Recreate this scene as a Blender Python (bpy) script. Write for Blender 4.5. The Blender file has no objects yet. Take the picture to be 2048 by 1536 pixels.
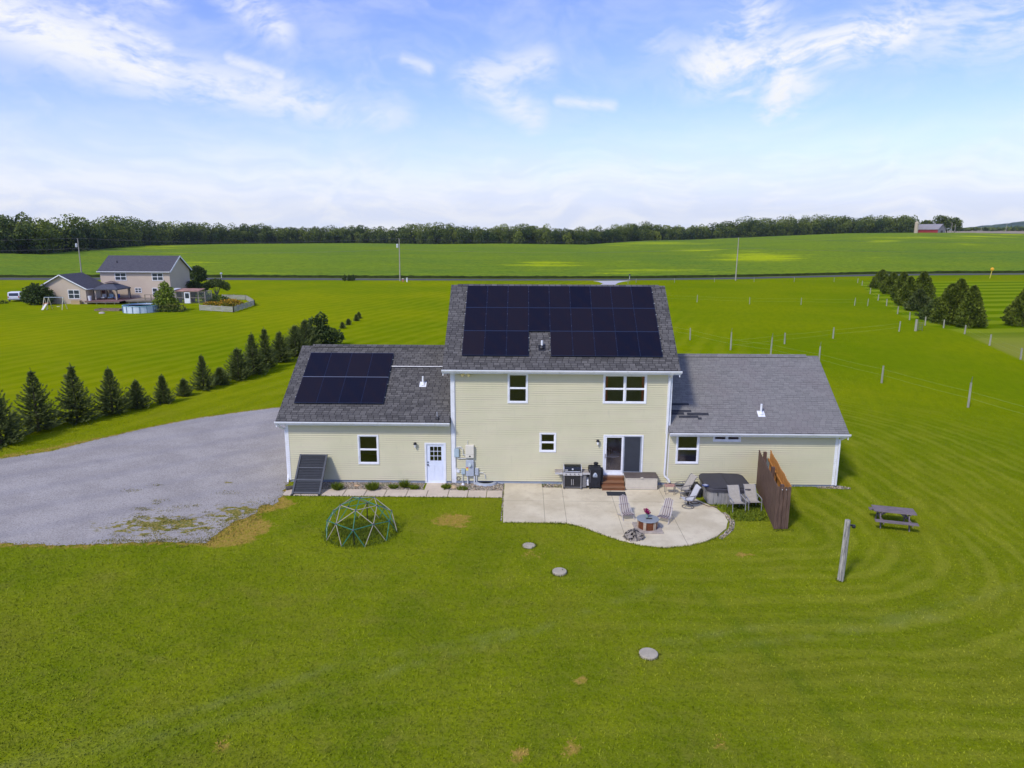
import bpy, math, random
import numpy as np
from mathutils import Matrix, Vector
from mathutils.geometry import delaunay_2d_cdt
R = math.radians
sc = bpy.context.scene
col = sc.collection

# ------------------------------------------------------------------ camera
CAM_Z = 12.7; CAM_Y = -34.8
F_PX = 1420.0
P_, Y_, L_ = R(12.04), R(1.0), R(0.2)
fw = np.array([-math.sin(Y_)*math.cos(P_), math.cos(Y_)*math.cos(P_), -math.sin(P_)])
r0 = np.array([math.cos(Y_), math.sin(Y_), 0.0]); u0 = np.cross(r0, fw)
rt = r0*math.cos(L_)+u0*math.sin(L_); up = np.cross(rt, fw)
CAM = np.array([0, CAM_Y, CAM_Z])
cd = bpy.data.cameras.new('camera'); cam = bpy.data.objects.new('camera', cd); col.objects.link(cam)
cd.sensor_width = 36; cd.lens = F_PX/2048*36; cd.clip_start = .5; cd.clip_end = 9000
m = Matrix.Identity(4)
for i in range(3):
    m[i][0] = rt[i]; m[i][1] = up[i]; m[i][2] = -fw[i]; m[i][3] = CAM[i]
cam.matrix_world = m; sc.camera = cam

# ------------------------------------------------------------------ light
SUN_T = Vector((0.60, 0.78, -1.0)).normalized()      # the way the light travels
sl = bpy.data.lights.new('sun', 'SUN'); sl.energy = 1.9; sl.angle = R(8.0); sl.color = (1, .95, .86)
so = bpy.data.objects.new('sun', sl); col.objects.link(so)
so.rotation_euler = SUN_T.to_track_quat('-Z', 'Y').to_euler(); so.location = (-30, -40, 60)
EXPOSURE = 0.55
sc.view_settings.view_transform = 'Standard'; sc.view_settings.look = 'None'
sc.view_settings.exposure = EXPOSURE; sc.view_settings.gamma = 1; sc.view_settings.use_curve_mapping = False

# ------------------------------------------------------------------ node helper
class NT:
    def __init__(s, nt): s.nt = nt; s.n = nt.nodes; s.l = nt.links; s.n.clear()
    def node(s, t, **k):
        n = s.n.new(t)
        for a, v in k.items(): setattr(n, a, v)
        return n
    def put(s, sock, v):
        if v is None: return
        if hasattr(v, 'is_output'): s.l.new(v, sock)
        elif isinstance(v, (tuple, list)) and len(v) == 3 and sock.type == 'RGBA': sock.default_value = (*v, 1)
        else: sock.default_value = v
    def m(s, op, a, b=None, c=None, clamp=False):
        n = s.node('ShaderNodeMath', operation=op, use_clamp=clamp)
        for i, v in enumerate((a, b, c)): s.put(n.inputs[i], v)
        return n.outputs[0]
    def vm(s, op, a, b=None, scale=None):
        n = s.node('ShaderNodeVectorMath', operation=op)
        s.put(n.inputs[0], a)
        if b is not None: s.put(n.inputs[1], b)
        if scale is not None: s.put(n.inputs['Scale'], scale)
        return n.outputs['Value'] if op in ('DOT_PRODUCT', 'LENGTH', 'DISTANCE') else n.outputs[0]
    def mix(s, f, a, b, blend='MIX'):
        n = s.node('ShaderNodeMix', data_type='RGBA', blend_type=blend)
        s.put(n.inputs[0], f); s.put(n.inputs[6], a); s.put(n.inputs[7], b)
        return n.outputs[2]
    def noise(s, vec, scale, detail=3, rough=.55, dist=0, out=0):
        n = s.node('ShaderNodeTexNoise'); s.put(n.inputs['Vector'], vec)
        n.inputs['Scale'].default_value = scale; n.inputs['Detail'].default_value = detail
        n.inputs['Roughness'].default_value = rough; n.inputs['Distortion'].default_value = dist
        return n.outputs[out]
    def vor(s, vec, scale, feature='F1', out=0):
        n = s.node('ShaderNodeTexVoronoi', feature=feature); s.put(n.inputs['Vector'], vec); n.inputs['Scale'].default_value = scale
        return n.outputs[out]
    def ramp(s, f, lo, hi, a=0.0, b=1.0, smooth=True):
        n = s.node('ShaderNodeMapRange', interpolation_type='SMOOTHSTEP' if smooth else 'LINEAR'); s.put(n.inputs[0], f)
        n.inputs[1].default_value = lo; n.inputs[2].default_value = hi; n.inputs[3].default_value = a; n.inputs[4].default_value = b
        return n.outputs[0]
    def xyz(s, v):
        n = s.node('ShaderNodeSeparateXYZ'); s.put(n.inputs[0], v); return n.outputs
    def comb(s, x, y, z):
        n = s.node('ShaderNodeCombineXYZ')
        for i, v in enumerate((x, y, z)): s.put(n.inputs[i], v)
        return n.outputs[0]
    def mapping(s, v, scale=(1, 1, 1), rot=(0, 0, 0), loc=(0, 0, 0)):
        n = s.node('ShaderNodeMapping'); s.put(n.inputs[0], v)
        n.inputs['Scale'].default_value = scale; n.inputs['Rotation'].default_value = rot; n.inputs['Location'].default_value = loc
        return n.outputs[0]
    def attr(s, name):
        n = s.node('ShaderNodeAttribute', attribute_name=name); return n.outputs['Fac']
    def bump(s, h, strength=.4, dist=.02):
        n = s.node('ShaderNodeBump'); n.inputs['Strength'].default_value = strength; n.inputs['Distance'].default_value = dist
        s.put(n.inputs['Height'], h); return n.outputs[0]

def material(name):
    mt = bpy.data.materials.new(name); mt.use_nodes = True
    t = NT(mt.node_tree); out = t.node('ShaderNodeOutputMaterial'); b = t.node('ShaderNodeBsdfPrincipled')
    t.l.new(b.outputs[0], out.inputs[0]); t.out = out; t.b = b
    return mt, t
MATS = {}
def pm(name, c, rough=.75, metal=0, var=.12, scale=3.0, bump=0.0, bscale=30, spec=.35, stretch=(1, 1, 1), grime=None):
    """plain procedural material: base colour with worn, uneven tone"""
    if name in MATS: return MATS[name]
    mt, t = material(name)
    oc = t.node('ShaderNodeTexCoord').outputs['Object']
    v = t.mapping(oc, scale=stretch)
    n1 = t.noise(v, scale, 4, .6); n2 = t.noise(v, scale*7, 3, .6)
    f = t.m('ADD', t.m('MULTIPLY', n1, .65), t.m('MULTIPLY', n2, .35))
    f = t.ramp(f, .3, .7)
    lo = tuple(x*(1-var) for x in c); hi = tuple(min(1, x*(1+var)) for x in c)
    cc = t.mix(f, lo, hi)
    if grime:
        g = t.ramp(t.noise(v, scale*1.7, 5, .65), .52, .72); cc = t.mix(g, cc, grime)
    t.put(t.b.inputs['Base Color'], cc)
    t.b.inputs['Roughness'].default_value = rough; t.b.inputs['Metallic'].default_value = metal
    t.b.inputs['Specular IOR Level'].default_value = spec
    if bump: t.put(t.b.inputs['Normal'], t.bump(t.noise(v, bscale, 3, .6), bump, .02))
    MATS[name] = mt
    return mt
# ------------------------------------------------------------------ sky
w = bpy.data.worlds.new('World'); sc.world = w; w.use_nodes = True
t = NT(w.node_tree); out = t.node('ShaderNodeOutputWorld'); bg = t.node('ShaderNodeBackground')
t.l.new(bg.outputs[0], out.inputs[0]); bg.inputs[1].default_value = .13
sky = t.node('ShaderNodeTexSky', sky_type='NISHITA'); sky.sun_disc = False
sky.sun_elevation = math.asin(-SUN_T.z); sky.sun_rotation = math.atan2(-SUN_T.x, -SUN_T.y) % (2*math.pi)
sky.altitude = 300; sky.air_density = 1.0; sky.dust_density = .6; sky.ozone_density = 1.6
d = t.vm('NORMALIZE', t.node('ShaderNodeTexCoord').outputs['Generated'])
dx, dy, dz = t.xyz(d)
az = t.m('MULTIPLY', t.m('ARCTAN2', dx, dy), 57.3)           # degrees right of +Y
el = t.m('MULTIPLY', t.m('ARCSINE', dz), 57.3)               # degrees up
# wisps: noise stretched along the wind, bent by a slower noise
base = t.comb(az, el, 0)
warp = t.vm('SCALE', t.vm('SUBTRACT', t.noise(base, .06, 3, .5, out=1), (.5, .5, .5)), scale=9.0)
wv = t.vm('ADD', base, warp)
ls = t.mapping(wv, scale=(.10, .42, 1), rot=(0, 0, R(14)))
n_long = t.noise(ls, 1.0, 8, .62)
rs = t.mapping(wv, scale=(.13, .50, 1), rot=(0, 0, R(-10)))
n_rs = t.noise(rs, 1.3, 8, .62)
fine = t.noise(t.mapping(wv, scale=(.5, 1.5, 1), rot=(0, 0, R(-12))), 1.2, 6, .65)
def deg(px, py): return (math.degrees(math.atan((px-1048)/1450)), (465-py)/1420*57.3*(1-.0*py))
def seg(a, b, wd, amp):
    ax, ay = deg(*a); bx, by = deg(*b)
    vx, vy = bx-ax, by-ay; L2 = vx*vx+vy*vy+1e-6
    px = t.m('SUBTRACT', az, ax); py = t.m('SUBTRACT', el, ay)
    h = t.m('DIVIDE', t.m('ADD', t.m('MULTIPLY', px, vx), t.m('MULTIPLY', py, vy)), L2, clamp=True)
    ex = t.m('SUBTRACT', px, t.m('MULTIPLY', h, vx)); ey = t.m('SUBTRACT', py, t.m('MULTIPLY', h, vy))
    d2 = t.m('ADD', t.m('MULTIPLY', ex, ex), t.m('MULTIPLY', ey, ey))
    g = t.m('EXPONENT', t.m('DIVIDE', d2, -(1.28*wd/1420*57.3)**2))
    return t.m('MULTIPLY', g, min(1.1, amp*1.1))
segsR = [((1380, 175), (1480, 110), 38, .85), ((1400, 180), (1750, 140), 30, 1.0), ((1430, 150), (1560, 205), 42, .8), ((1540, 190), (1530, 245), 30, .95),
         ((1750, 130), (2048, 165), 45, .6), ((1400, 215), (1500, 222), 14, .55), ((1860, 60), (2048, 150), 45, .35), ((1290, 130), (1400, 150), 25, .35)]
segsL = [((-60, 130), (330, 200), 42, .95), ((330, 200), (640, 240), 34, .75), ((210, 125), (360, 165), 14, .8), ((0, 30), (170, 50), 30, .6), ((170, 55), (350, 80), 30, .8),
         ((390, -10), (430, 35), 14, .7), ((490, 70), (575, 120), 26, .75), ((480, 175), (575, 195), 10, .7), ((640, 250), (800, 260), 30, .5), ((815, 158), (860, 172), 10, .6),
         ((940, 190), (1075, 160), 26, .65), ((960, 190), (1060, 255), 26, .7), ((1110, 225), (1215, 235), 8, .6), ((540, 30), (700, 130), 40, .25), ((-60, 150), (300, 110), 60, .35)]
def total(ss):
    a = None
    for s_ in ss:
        g = seg(*s_); a = g if a is None else t.m('MAXIMUM', a, g)
    return a
mR = t.m('MULTIPLY', total(segsR), t.ramp(t.m('ADD', t.m('MULTIPLY', n_rs, .7), t.m('MULTIPLY', fine, .45)), .40, .70))
mL = t.m('MULTIPLY', total(segsL), t.ramp(t.m('ADD', t.m('MULTIPLY', n_long, .7), t.m('MULTIPLY', fine, .45)), .36, .68))
veil = t.m('MULTIPLY', t.ramp(n_long, .38, .70), t.ramp(az, -12, 14, .26, .16))
low = t.ramp(t.m('ADD', el, t.m('MULTIPLY', t.m('SUBTRACT', n_long, .5), 4.5)), 1.0, 10.2, .95, 0.0)
mask = t.m('MAXIMUM', t.m('MAXIMUM', mR, mL), t.m('MAXIMUM', veil, low), clamp=True)
skyc = t.mix(1.0, sky.outputs[0], (.79, .785, 1.21), 'MULTIPLY')
band = t.noise(t.mapping(wv, scale=(.035, .85, 1), rot=(0, 0, R(2))), 1.0, 6, .58)
lowc = t.mix(t.ramp(band, .34, .66), (4.15, 4.5, 5.3), (5.0, 5.12, 5.35))
c = t.mix(mask, skyc, t.mix(t.ramp(el, 5, 11), lowc, (4.9, 5.0, 5.2)))
t.put(bg.inputs[0], c)

# ------------------------------------------------------------------ mesh helpers
def seti(o, label=None, cat=None, group=None, kind=None):
    if label: o['label'] = label
    if cat: o['category'] = cat
    if group: o['group'] = group
    if kind: o['kind'] = kind
    return o
def thing(name, loc, label, cat, group=None, rz=0):
    o = bpy.data.objects.new(name, None); col.objects.link(o); o.location = loc; o.rotation_euler = (0, 0, rz)
    o.empty_display_size = .3
    return seti(o, label, cat, group)
class MB:
    """collects shapes; build() links them as ONE mesh object"""
    def __init__(s): s.v = []; s.f = []; s.mi = []; s.uv = {}; s.cur = 0; s.T = None
    def add(s, vs, fs, mi=None):
        b = len(s.v)
        if s.T is not None: vs = [tuple(s.T @ Vector(p)) for p in vs]
        s.v += [tuple(p) for p in vs]
        for f in fs: s.f.append(tuple(i+b for i in f)); s.mi.append(s.cur if mi is None else mi)
        return s
    def box(s, x0, x1, y0, y1, z0, z1, mi=None):
        vs = [(x, y, z) for z in (z0, z1) for (x, y) in ((x0, y0), (x1, y0), (x1, y1), (x0, y1))]
        return s.add(vs, [(3, 2, 1, 0), (4, 5, 6, 7), (0, 1, 5, 4), (1, 2, 6, 5), (2, 3, 7, 6), (3, 0, 4, 7)], mi)
    def bbox(s, x0, x1, y0, y1, z0, z1, c=.01, mi=None):
        """box with chamfered vertical and top edges"""
        o = [(x0+c, y0), (x1-c, y0), (x1, y0+c), (x1, y1-c), (x1-c, y1), (x0+c, y1), (x0, y1-c), (x0, y0+c)]
        cx, cy = (x0+x1)/2, (y0+y1)/2
        i = [(cx+(x-cx)*(1-2*c/max(x1-x0, 1e-3)), cy+(y-cy)*(1-2*c/max(y1-y0, 1e-3))) for x, y in o]
        vs = [(x, y, z0) for x, y in o]+[(x, y, z1-c) for x, y in o]+[(x, y, z1) for x, y in i]
        fs = [tuple(range(7, -1, -1)), tuple(range(16, 24))]
        for k in range(8):
            n = (k+1) % 8; fs += [(k, n, n+8, k+8), (k+8, n+8, n+16, k+16)]
        return s.add(vs, fs, mi)
    def bar(s, a, b, wd, h=None, upv=(0, 0, 1), mi=None):
        h = h or wd; a = Vector(a); b = Vector(b); d = (b-a).normalized(); u = Vector(upv)
        if abs(d.dot(u)) > .98: u = Vector((0, 1, 0))
        x = d.cross(u).normalized()*wd/2; y = x.cross(d).normalized()*h/2
        vs = [p+i*x+j*y for p in (a, b) for (i, j) in ((-1, -1), (1, -1), (1, 1), (-1, 1))]
        return s.add(vs, [(3, 2, 1, 0), (4, 5, 6, 7), (0, 1, 5, 4), (1, 2, 6, 5), (2, 3, 7, 6), (3, 0, 4, 7)], mi)
    def tube(s, a, b, r0, r1=None, n=8, mi=None, cap=True):
        r1 = r0 if r1 is None else r1; a = Vector(a); b = Vector(b); d = (b-a).normalized()
        u = Vector((0, 0, 1)) if abs(d.z) < .95 else Vector((1, 0, 0))
        x = d.cross(u).normalized(); y = d.cross(x)
        vs = [p+(x*math.cos(2*math.pi*k/n)+y*math.sin(2*math.pi*k/n))*r for p, r in ((a, r0), (b, r1)) for k in range(n)]
        fs = [(k, k+n, (k+1) % n+n, (k+1) % n) for k in range(n)]
        if cap: fs += [tuple(range(n)), tuple(range(2*n-1, n-1, -1))]
        return s.add(vs, fs, mi)
    def path(s, pts, r, n=6, mi=None):
        for a, b in zip(pts, pts[1:]): s.tube(a, b, r, r, n, mi)
        return s
    def lathe(s, prof, c=(0, 0, 0), n=20, mi=None):
        vs = [(c[0]+r*math.cos(2*math.pi*k/n), c[1]+r*math.sin(2*math.pi*k/n), c[2]+z) for r, z in prof for k in range(n)]
        fs = [(i*n+k, i*n+(k+1) % n, (i+1)*n+(k+1) % n, (i+1)*n+k) for i in range(len(prof)-1) for k in range(n)]
        if prof[0][0] > 1e-4: fs.append(tuple(range(n-1, -1, -1)))
        if prof[-1][0] > 1e-4: fs.append(tuple(range((len(prof)-1)*n, len(prof)*n)))
        return s.add(vs, fs, mi)
    def prism(s, poly, z0, z1, mi=None):
        n = len(poly); vs = [(x, y, z0) for x, y in poly]+[(x, y, z1) for x, y in poly]
        return s.add(vs, [tuple(range(n-1, -1, -1)), tuple(range(n, 2*n))]+[(k, (k+1) % n, (k+1) % n+n, k+n) for k in range(n)], mi)
    def yprism(s, poly, y0, y1, mi=None):
        n = len(poly); vs = [(x, y0, z) for x, z in poly]+[(x, y1, z) for x, z in poly]
        return s.add(vs, [tuple(range(n)), tuple(range(2*n-1, n-1, -1))]+[(k+n, (k+1) % n+n, (k+1) % n, k) for k in range(n)], mi)
    def xprism(s, poly, x0, x1, mi=None):
        n = len(poly); vs = [(x0, y, z) for y, z in poly]+[(x1, y, z) for y, z in poly]
        return s.add(vs, [tuple(range(n-1, -1, -1)), tuple(range(n, 2*n))]+[(k, (k+1) % n, (k+1) % n+n, k+n) for k in range(n)], mi)
    def build(s, name, mats, parent=None, smooth=False, uv=None, off=None):
        me = bpy.data.meshes.new(name)
        vs = s.v
        if off is not None: vs = [(x-off[0], y-off[1], z-off[2]) for x, y, z in vs]
        me.from_pydata(vs, [], s.f)
        for mt in (mats if isinstance(mats, (list, tuple)) else [mats]): me.materials.append(mt)
        me.polygons.foreach_set('material_index', s.mi)
        if smooth: me.polygons.foreach_set('use_smooth', [True]*len(s.f))
        if uv:
            l = me.uv_layers.new(name='UVMap'); co = me.vertices
            for lp in me.loops: l.data[lp.index].uv = uv(co[lp.vertex_index].co)
        me.update()
        o = bpy.data.objects.new(name, me); col.objects.link(o)
        if parent is not None: o.parent = parent
        return o
def npmesh(name, V, Fc, mt, parent=None, attrs=None, smooth=False):
    V = np.asarray(V, np.float32); Fc = np.asarray(Fc, np.int32); k = Fc.shape[1]
    me = bpy.data.meshes.new(name); me.vertices.add(len(V)); me.vertices.foreach_set('co', V.ravel())
    me.loops.add(Fc.size); me.loops.foreach_set('vertex_index', Fc.ravel())
    me.polygons.add(len(Fc)); me.polygons.foreach_set('loop_start', np.arange(0, Fc.size, k, dtype=np.int32))
    me.polygons.foreach_set('loop_total', np.full(len(Fc), k, np.int32))
    if smooth: me.polygons.foreach_set('use_smooth', np.ones(len(Fc), bool))
    for a, v in (attrs or {}).items():
        at = me.attributes.new(a, 'FLOAT', 'POINT'); at.data.foreach_set('value', np.asarray(v, np.float32))
    me.materials.append(mt); me.update(calc_edges=True); me.validate()
    o = bpy.data.objects.new(name, me); col.objects.link(o)
    if parent is not None: o.parent = parent
    return o
def copy_tree(o, parent=None):
    c = o.copy(); col.objects.link(c); c.parent = parent
    for ch in [x for x in bpy.data.objects if x.parent == o]: copy_tree(ch, c)
    return c
def ray(px, py): return fw*F_PX+rt*(px-1024)-up*(py-768)
def G(px, py, z=0.0):
    """where the sight line of a photograph pixel meets the level z"""
    d = ray(px, py); t_ = (z-CAM[2])/d[2]; p = CAM+t_*d
    return (float(p[0]), float(p[1]))
def at_range(px, py, rng):
    d = ray(px, py); h = math.hypot(d[0], d[1]); p = CAM+d*rng/h
    return p

# ------------------------------------------------------------------ terrain
# (pixel x, pixel y of the field's far edge, distance of that edge)
EDGE = [(-500, 500, 360), (-200, 503, 360), (0, 506, 370), (80, 508.5, 375), (180, 500, 430), (290, 491, 560), (400, 488, 660), (550, 487, 700), (700, 486, 720),
        (870, 488, 640), (1000, 487, 610), (1170, 489, 610), (1230, 485, 650), (1290, 481, 700), (1400, 478.5, 760), (1500, 474, 780), (1700, 466, 800), (1830, 465, 810), (1920, 465, 830), (2048, 467, 850), (2500, 468, 880)]
_az = []; _R = []; _Z = []
for px, py, rr in EDGE:
    p = at_range(px, py, rr); _az.append(math.atan2(p[0], p[1]-CAM_Y)); _R.append(rr); _Z.append(p[2]-.9)
_az = np.array(_az); _R = np.array(_R); _Z = np.array(_Z)
def H(x, y):
    x = np.asarray(x, float); y = np.asarray(y, float)
    rr = np.hypot(x, y-CAM_Y); a = np.arctan2(x, y-CAM_Y)
    Rt = np.interp(a, _az, _R); Zt = np.interp(a, _az, _Z)
    u = np.clip((rr-212)/(Rt-212), 0, None)
    v = np.minimum(u, 1)
    z = Zt*(v**1.25)                                             # rises to the far edge
    z = z+.9*np.sin(x/70+1.3)*np.sin(y/95)*np.clip(v*4, 0, 1)*np.clip((1-v)*5, 0, 1)
    z = np.where(u > 1, Zt+np.clip(rr-Rt, 0, None)*(-.004), z)
    return np.where((y < 60) | (np.abs(a) > 1.45), 0, z)
def Hs(x, y): return float(H(x, y))

def axis(dense0, dense1, step, lo, hi, g=1.07):
    a = list(np.arange(dense0, dense1+1e-6, step)); s_ = step
    while a[-1] < hi: s_ *= g; a.append(a[-1]+min(s_, 60))
    s_ = step
    while a[0] > lo: s_ *= g; a.insert(0, a[0]-min(s_, 60))
    return np.array(a)
def polydist(x, y, poly):
    """signed distance to polygon, negative inside (numpy)"""
    d = np.full(x.shape, 1e9); ins = np.zeros(x.shape, bool); n = len(poly)
    for i in range(n):
        (ax, ay), (bx, by) = poly[i], poly[(i+1) % n]
        vx, vy = bx-ax, by-ay; h = np.clip(((x-ax)*vx+(y-ay)*vy)/(vx*vx+vy*vy+1e-9), 0, 1)
        d = np.minimum(d, np.hypot(x-ax-h*vx, y-ay-h*vy))
        c = ((ay > y) != (by > y)) & (x < (bx-ax)*(y-ay)/((by-ay) if by != ay else 1e-9)+ax); ins ^= c
    return np.where(ins, -d, d)
def linedist(x, y, pts):
    d = np.full(x.shape, 1e9)
    for (ax, ay), (bx, by) in zip(pts, pts[1:]):
        vx, vy = bx-ax, by-ay; h = np.clip(((x-ax)*vx+(y-ay)*vy)/(vx*vx+vy*vy+1e-9), 0, 1)
        d = np.minimum(d, np.hypot(x-ax-h*vx, y-ay-h*vy))
    return d
DRIVE = [G(0, 918), G(100, 903), G(200, 878), G(300, 855), G(400, 836), G(500, 822), G(560, 815), (-15.2, 19.5), (-10, 23.5), (0, 28), (7, 45), (13, 80), (17.0, 120), (18.2, 141), (22.8, 141), (21, 118), (16.5, 78), (11, 42),
         (4, 22), (-3, 14), (-8, 11.5), (-12.17, 10.5), (-12.17, -.4), (-11.9, -2.0), G(548, 1012), G(528, 1008), G(505, 1030), G(470, 1042), G(440, 1064), G(412, 1086), G(320, 1083), G(200, 1088), G(130, 1091), G(0, 1087), (-30, -7.6), (-60, -6), (-60, -2)]
PATIO = [(-.97, -.02), (-.95, -2.5), (-.9, -5.0), (1.3, -5.0), (1.95, -5.05), (2.6, -5.4), (3.3, -6.1), (4.1, -6.8), (4.9, -7.25), (5.9, -7.45), (6.95, -7.2), (7.7, -6.8), (8.3, -6.3), (8.9, -5.5), (9.2, -4.7), (9.25, -4.0), (9.1, -3.2), (8.7, -2.5), (8.3, -1.8), (8.1, -1.0), (8.1, -.02), (1.95, -.02), (1.95, -.62), (.95, -.62), (.95, -.02)]
FENCE_R = [G(2200, 790), G(2041, 719), G(1979, 691), G(1929, 668), G(1887, 656), G(1850, 651), G(1819, 640), G(1795, 628), G(1773, 612), G(1756, 601), G(1740, 588), G(1724, 571), G(1715, 566)]

# lawn
ax_ = axis(-42, 38, .42, -3800, 3800); ay_ = axis(-24, 14, .42, -70, 4200)
X, Y = np.meshgrid(ax_, ay_); Z = H(X, Y)
nx, ny = len(ax_), len(ay_)
idx = (np.arange(ny-1)[:, None]*nx+np.arange(nx-1)[None, :]).ravel()
Fq = np.stack([idx, idx+1, idx+nx+1, idx+nx], 1)
def rsdf(x, y, x0, x1, y0, y1):
    dx = np.maximum(np.maximum(x0-x, x-x1), 0); dy = np.maximum(np.maximum(y0-y, y-y1), 0); return np.hypot(dx, dy)
def lawn_fields(X, Y):
    """grass masks: passes of the mower, dry spots, tracks, dark strips, painted near-to-far shading"""
    mow = rsdf(X, Y, -8, 11.5, -6, 6)
    dd = polydist(X, Y, DRIVE)
    dry = np.exp(-(np.clip(dd, 0, 9)/.45)**2)*.8
    def blob(cx, cy, rx, ry, a=1.0):
        return a*np.exp(-(((X-cx)/rx)**2+((Y-cy)/ry)**2)**1.5)
    g1, g2, g3, g4 = G(520, 1010), G(470, 1045), G(440, 1075), G(560, 1000)
    for cx, cy, rx, ry in ((*g1, 1.2, 1.0), (*g2, 1.1, 1.2), (*g3, 1.1, .9), (*G(500, 1058), .9, 1.0), (*G(545, 1008), 1.0, .7), (*G(465, 1080), .9, .6)): dry = np.maximum(dry, blob(cx, cy, rx, ry, 1.7))
    dry = np.maximum(dry, .75*np.exp(-(linedist(X, Y, [G(0, 915), G(100, 897), G(190, 880)])/.75)**2))
    for (px, py, r_, a) in ((905, 1040, .75, 1.0), (925, 1050, .4, .8), (1065, 1108, .5, .55), (1490, 1111, .28, 1.1), (1166, 1362, .14, 1.0), (440, 1488, .22, .9), (150, 1478, .2, .8), (1035, 1510, .28, 1.0), (1140, 1493, .25, .9), (1135, 1500, .3, .8), (1440, 1480, .18, .8), (1100, 1160, .5, .35), (1690, 860, .5, .3), (1800, 1000, .4, .3)):
        cx, cy = G(px, py); dry = np.maximum(dry, blob(cx, cy, r_*1.2, r_*1.2, a*1.1))
    dark_grass = np.exp(-(linedist(X, Y, [G(1400, 1180), G(1500, 1275), G(1600, 1370), G(1680, 1440), G(1790, 1560)])/.22)**2)
    dark_grass = np.maximum(dark_grass, .8*np.exp(-(linedist(X, Y, [(12.0, -.9), (12.6, -5.5)])/.5)**2))  # darker strip of grass beside the privacy screen
    pale = np.zeros_like(X)
    for pts in ([(0, 1536), (200, 1475), (446, 1403), (682, 1330), (900, 1290), (1020, 1262)], [(20, 1536), (330, 1470), (610, 1400), (820, 1330), (1020, 1279), (1300, 1180)], [(1300, 1290), (1550, 1250), (1800, 1235), (2048, 1170)], [(1250, 1320), (1500, 1290), (1900, 1230)]):
        pale = np.maximum(pale, np.exp(-(linedist(X, Y, [G(*p) for p in pts])/.13)**2))
    fr = [(x, y) for x, y in FENCE_R]
    lot = polydist(X, Y, fr+[(88, 160), (400, 180), (400, -30)])
    far = 1/(1+np.exp(-(np.hypot(X, Y-CAM_Y)-43)/11))  # near-far tone: view-angle darkening of near blades painted into the colour
    return dict(mow=mow.ravel(), dry=dry.ravel(), dark_grass=dark_grass.ravel(), pale=pale.ravel(), lot=lot.ravel(), far=far.ravel())
def lawn_colour(t, gc):
    gx, gy, _z = t.xyz(gc)
    n_big = t.noise(gc, .035, 4, .55); n_mid = t.noise(gc, .33, 5, .6); n_sm = t.noise(gc, 2.6, 5, .7); n_fine = t.noise(gc, 17, 4, .75)
    n_gr = t.noise(gc, 7.5, 4, .8); n_pat = t.noise(gc, .16, 4, .6)
    c = t.mix(t.ramp(n_mid, .35, .66), (.148, .202, .0035), (.215, .262, .0045))
    c = t.mix(t.m('MULTIPLY', t.ramp(n_pat, .50, .68), .60), c, (.170, .165, .020))
    c = t.mix(t.m('MULTIPLY', t.ramp(n_pat, .48, .34), .50), c, (.095, .152, .002))
    c = t.mix(t.m('MULTIPLY', t.ramp(t.noise(gc, .55, 5, .7), .52, .68), .50), c, (.225, .205, .035))
    c = t.mix(t.m('MULTIPLY', t.ramp(gx, -6, 16), .35), c, (.185, .220, .004))
    c = t.mix(t.m('MULTIPLY', t.ramp(n_sm, .45, .66), .45), c, (.205, .215, .030))
    c = t.mix(t.m('MULTIPLY', t.ramp(n_gr, .46, .60), .45), c, (.062, .095, .002))
    c = t.mix(t.m('MULTIPLY', t.ramp(n_fine, .44, .60), .35), c, (.24, .25, .035))
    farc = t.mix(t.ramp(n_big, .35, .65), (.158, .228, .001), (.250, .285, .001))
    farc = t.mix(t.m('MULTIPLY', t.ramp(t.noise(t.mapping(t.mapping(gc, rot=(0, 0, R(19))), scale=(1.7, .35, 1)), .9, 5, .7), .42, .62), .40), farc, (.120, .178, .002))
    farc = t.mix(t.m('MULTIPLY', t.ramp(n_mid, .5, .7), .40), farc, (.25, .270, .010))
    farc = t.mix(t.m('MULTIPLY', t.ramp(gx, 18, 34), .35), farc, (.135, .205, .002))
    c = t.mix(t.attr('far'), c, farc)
    # mowing: bent-blade shading painted as passes round the house, straight ones further out
    mw = t.m('ADD', t.attr('mow'), t.m('MULTIPLY', t.m('SUBTRACT', t.noise(gc, .12, 3, .5), .5), 2.6))
    st = t.ramp(t.m('ADD', t.m('ADD', t.m('MULTIPLY', t.m('SINE', t.m('MULTIPLY', mw, 2*math.pi/.78)), .65), t.m('MULTIPLY', t.m('SINE', t.m('MULTIPLY', mw, 2*math.pi/1.71)), .5)), t.m('MULTIPLY', t.m('SUBTRACT', t.noise(gc, .8, 4, .6), .5), 3.0)), -.5, .9)
    gate = t.m('MULTIPLY', t.ramp(gx, 0, 15, .12, .46), t.ramp(t.noise(gc, .2, 3, .6), .32, .58, .25, 1))
    gate = t.m('MULTIPLY', gate, t.ramp(t.attr('mow'), 12, 25, 1, .1))
    c = t.mix(t.m('MULTIPLY', t.m('SUBTRACT', 1, st), t.m('MULTIPLY', gate, .30)), c, (.085, .140, .002))
    c = t.mix(t.m('MULTIPLY', st, gate), c, (.275, .290, .028))
    diag = t.m('ADD', t.m('MULTIPLY', gx, .80), t.m('MULTIPLY', gy, -.28))
    diag = t.m('ADD', diag, t.m('MULTIPLY', t.noise(gc, .05, 2, .5), 3))
    st2 = t.ramp(t.m('ADD', t.m('SINE', t.m('MULTIPLY', diag, 2*math.pi/2.1)), t.m('MULTIPLY', t.m('SUBTRACT', t.noise(gc, .3, 4, .6), .5), 4.0)), -.5, .9)
    c = t.mix(t.m('MULTIPLY', t.m('MULTIPLY', st2, t.attr('far')), t.m('MULTIPLY', t.ramp(gx, 20, 30, 1, 0), .28)), c, (.31, .33, .015))
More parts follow.
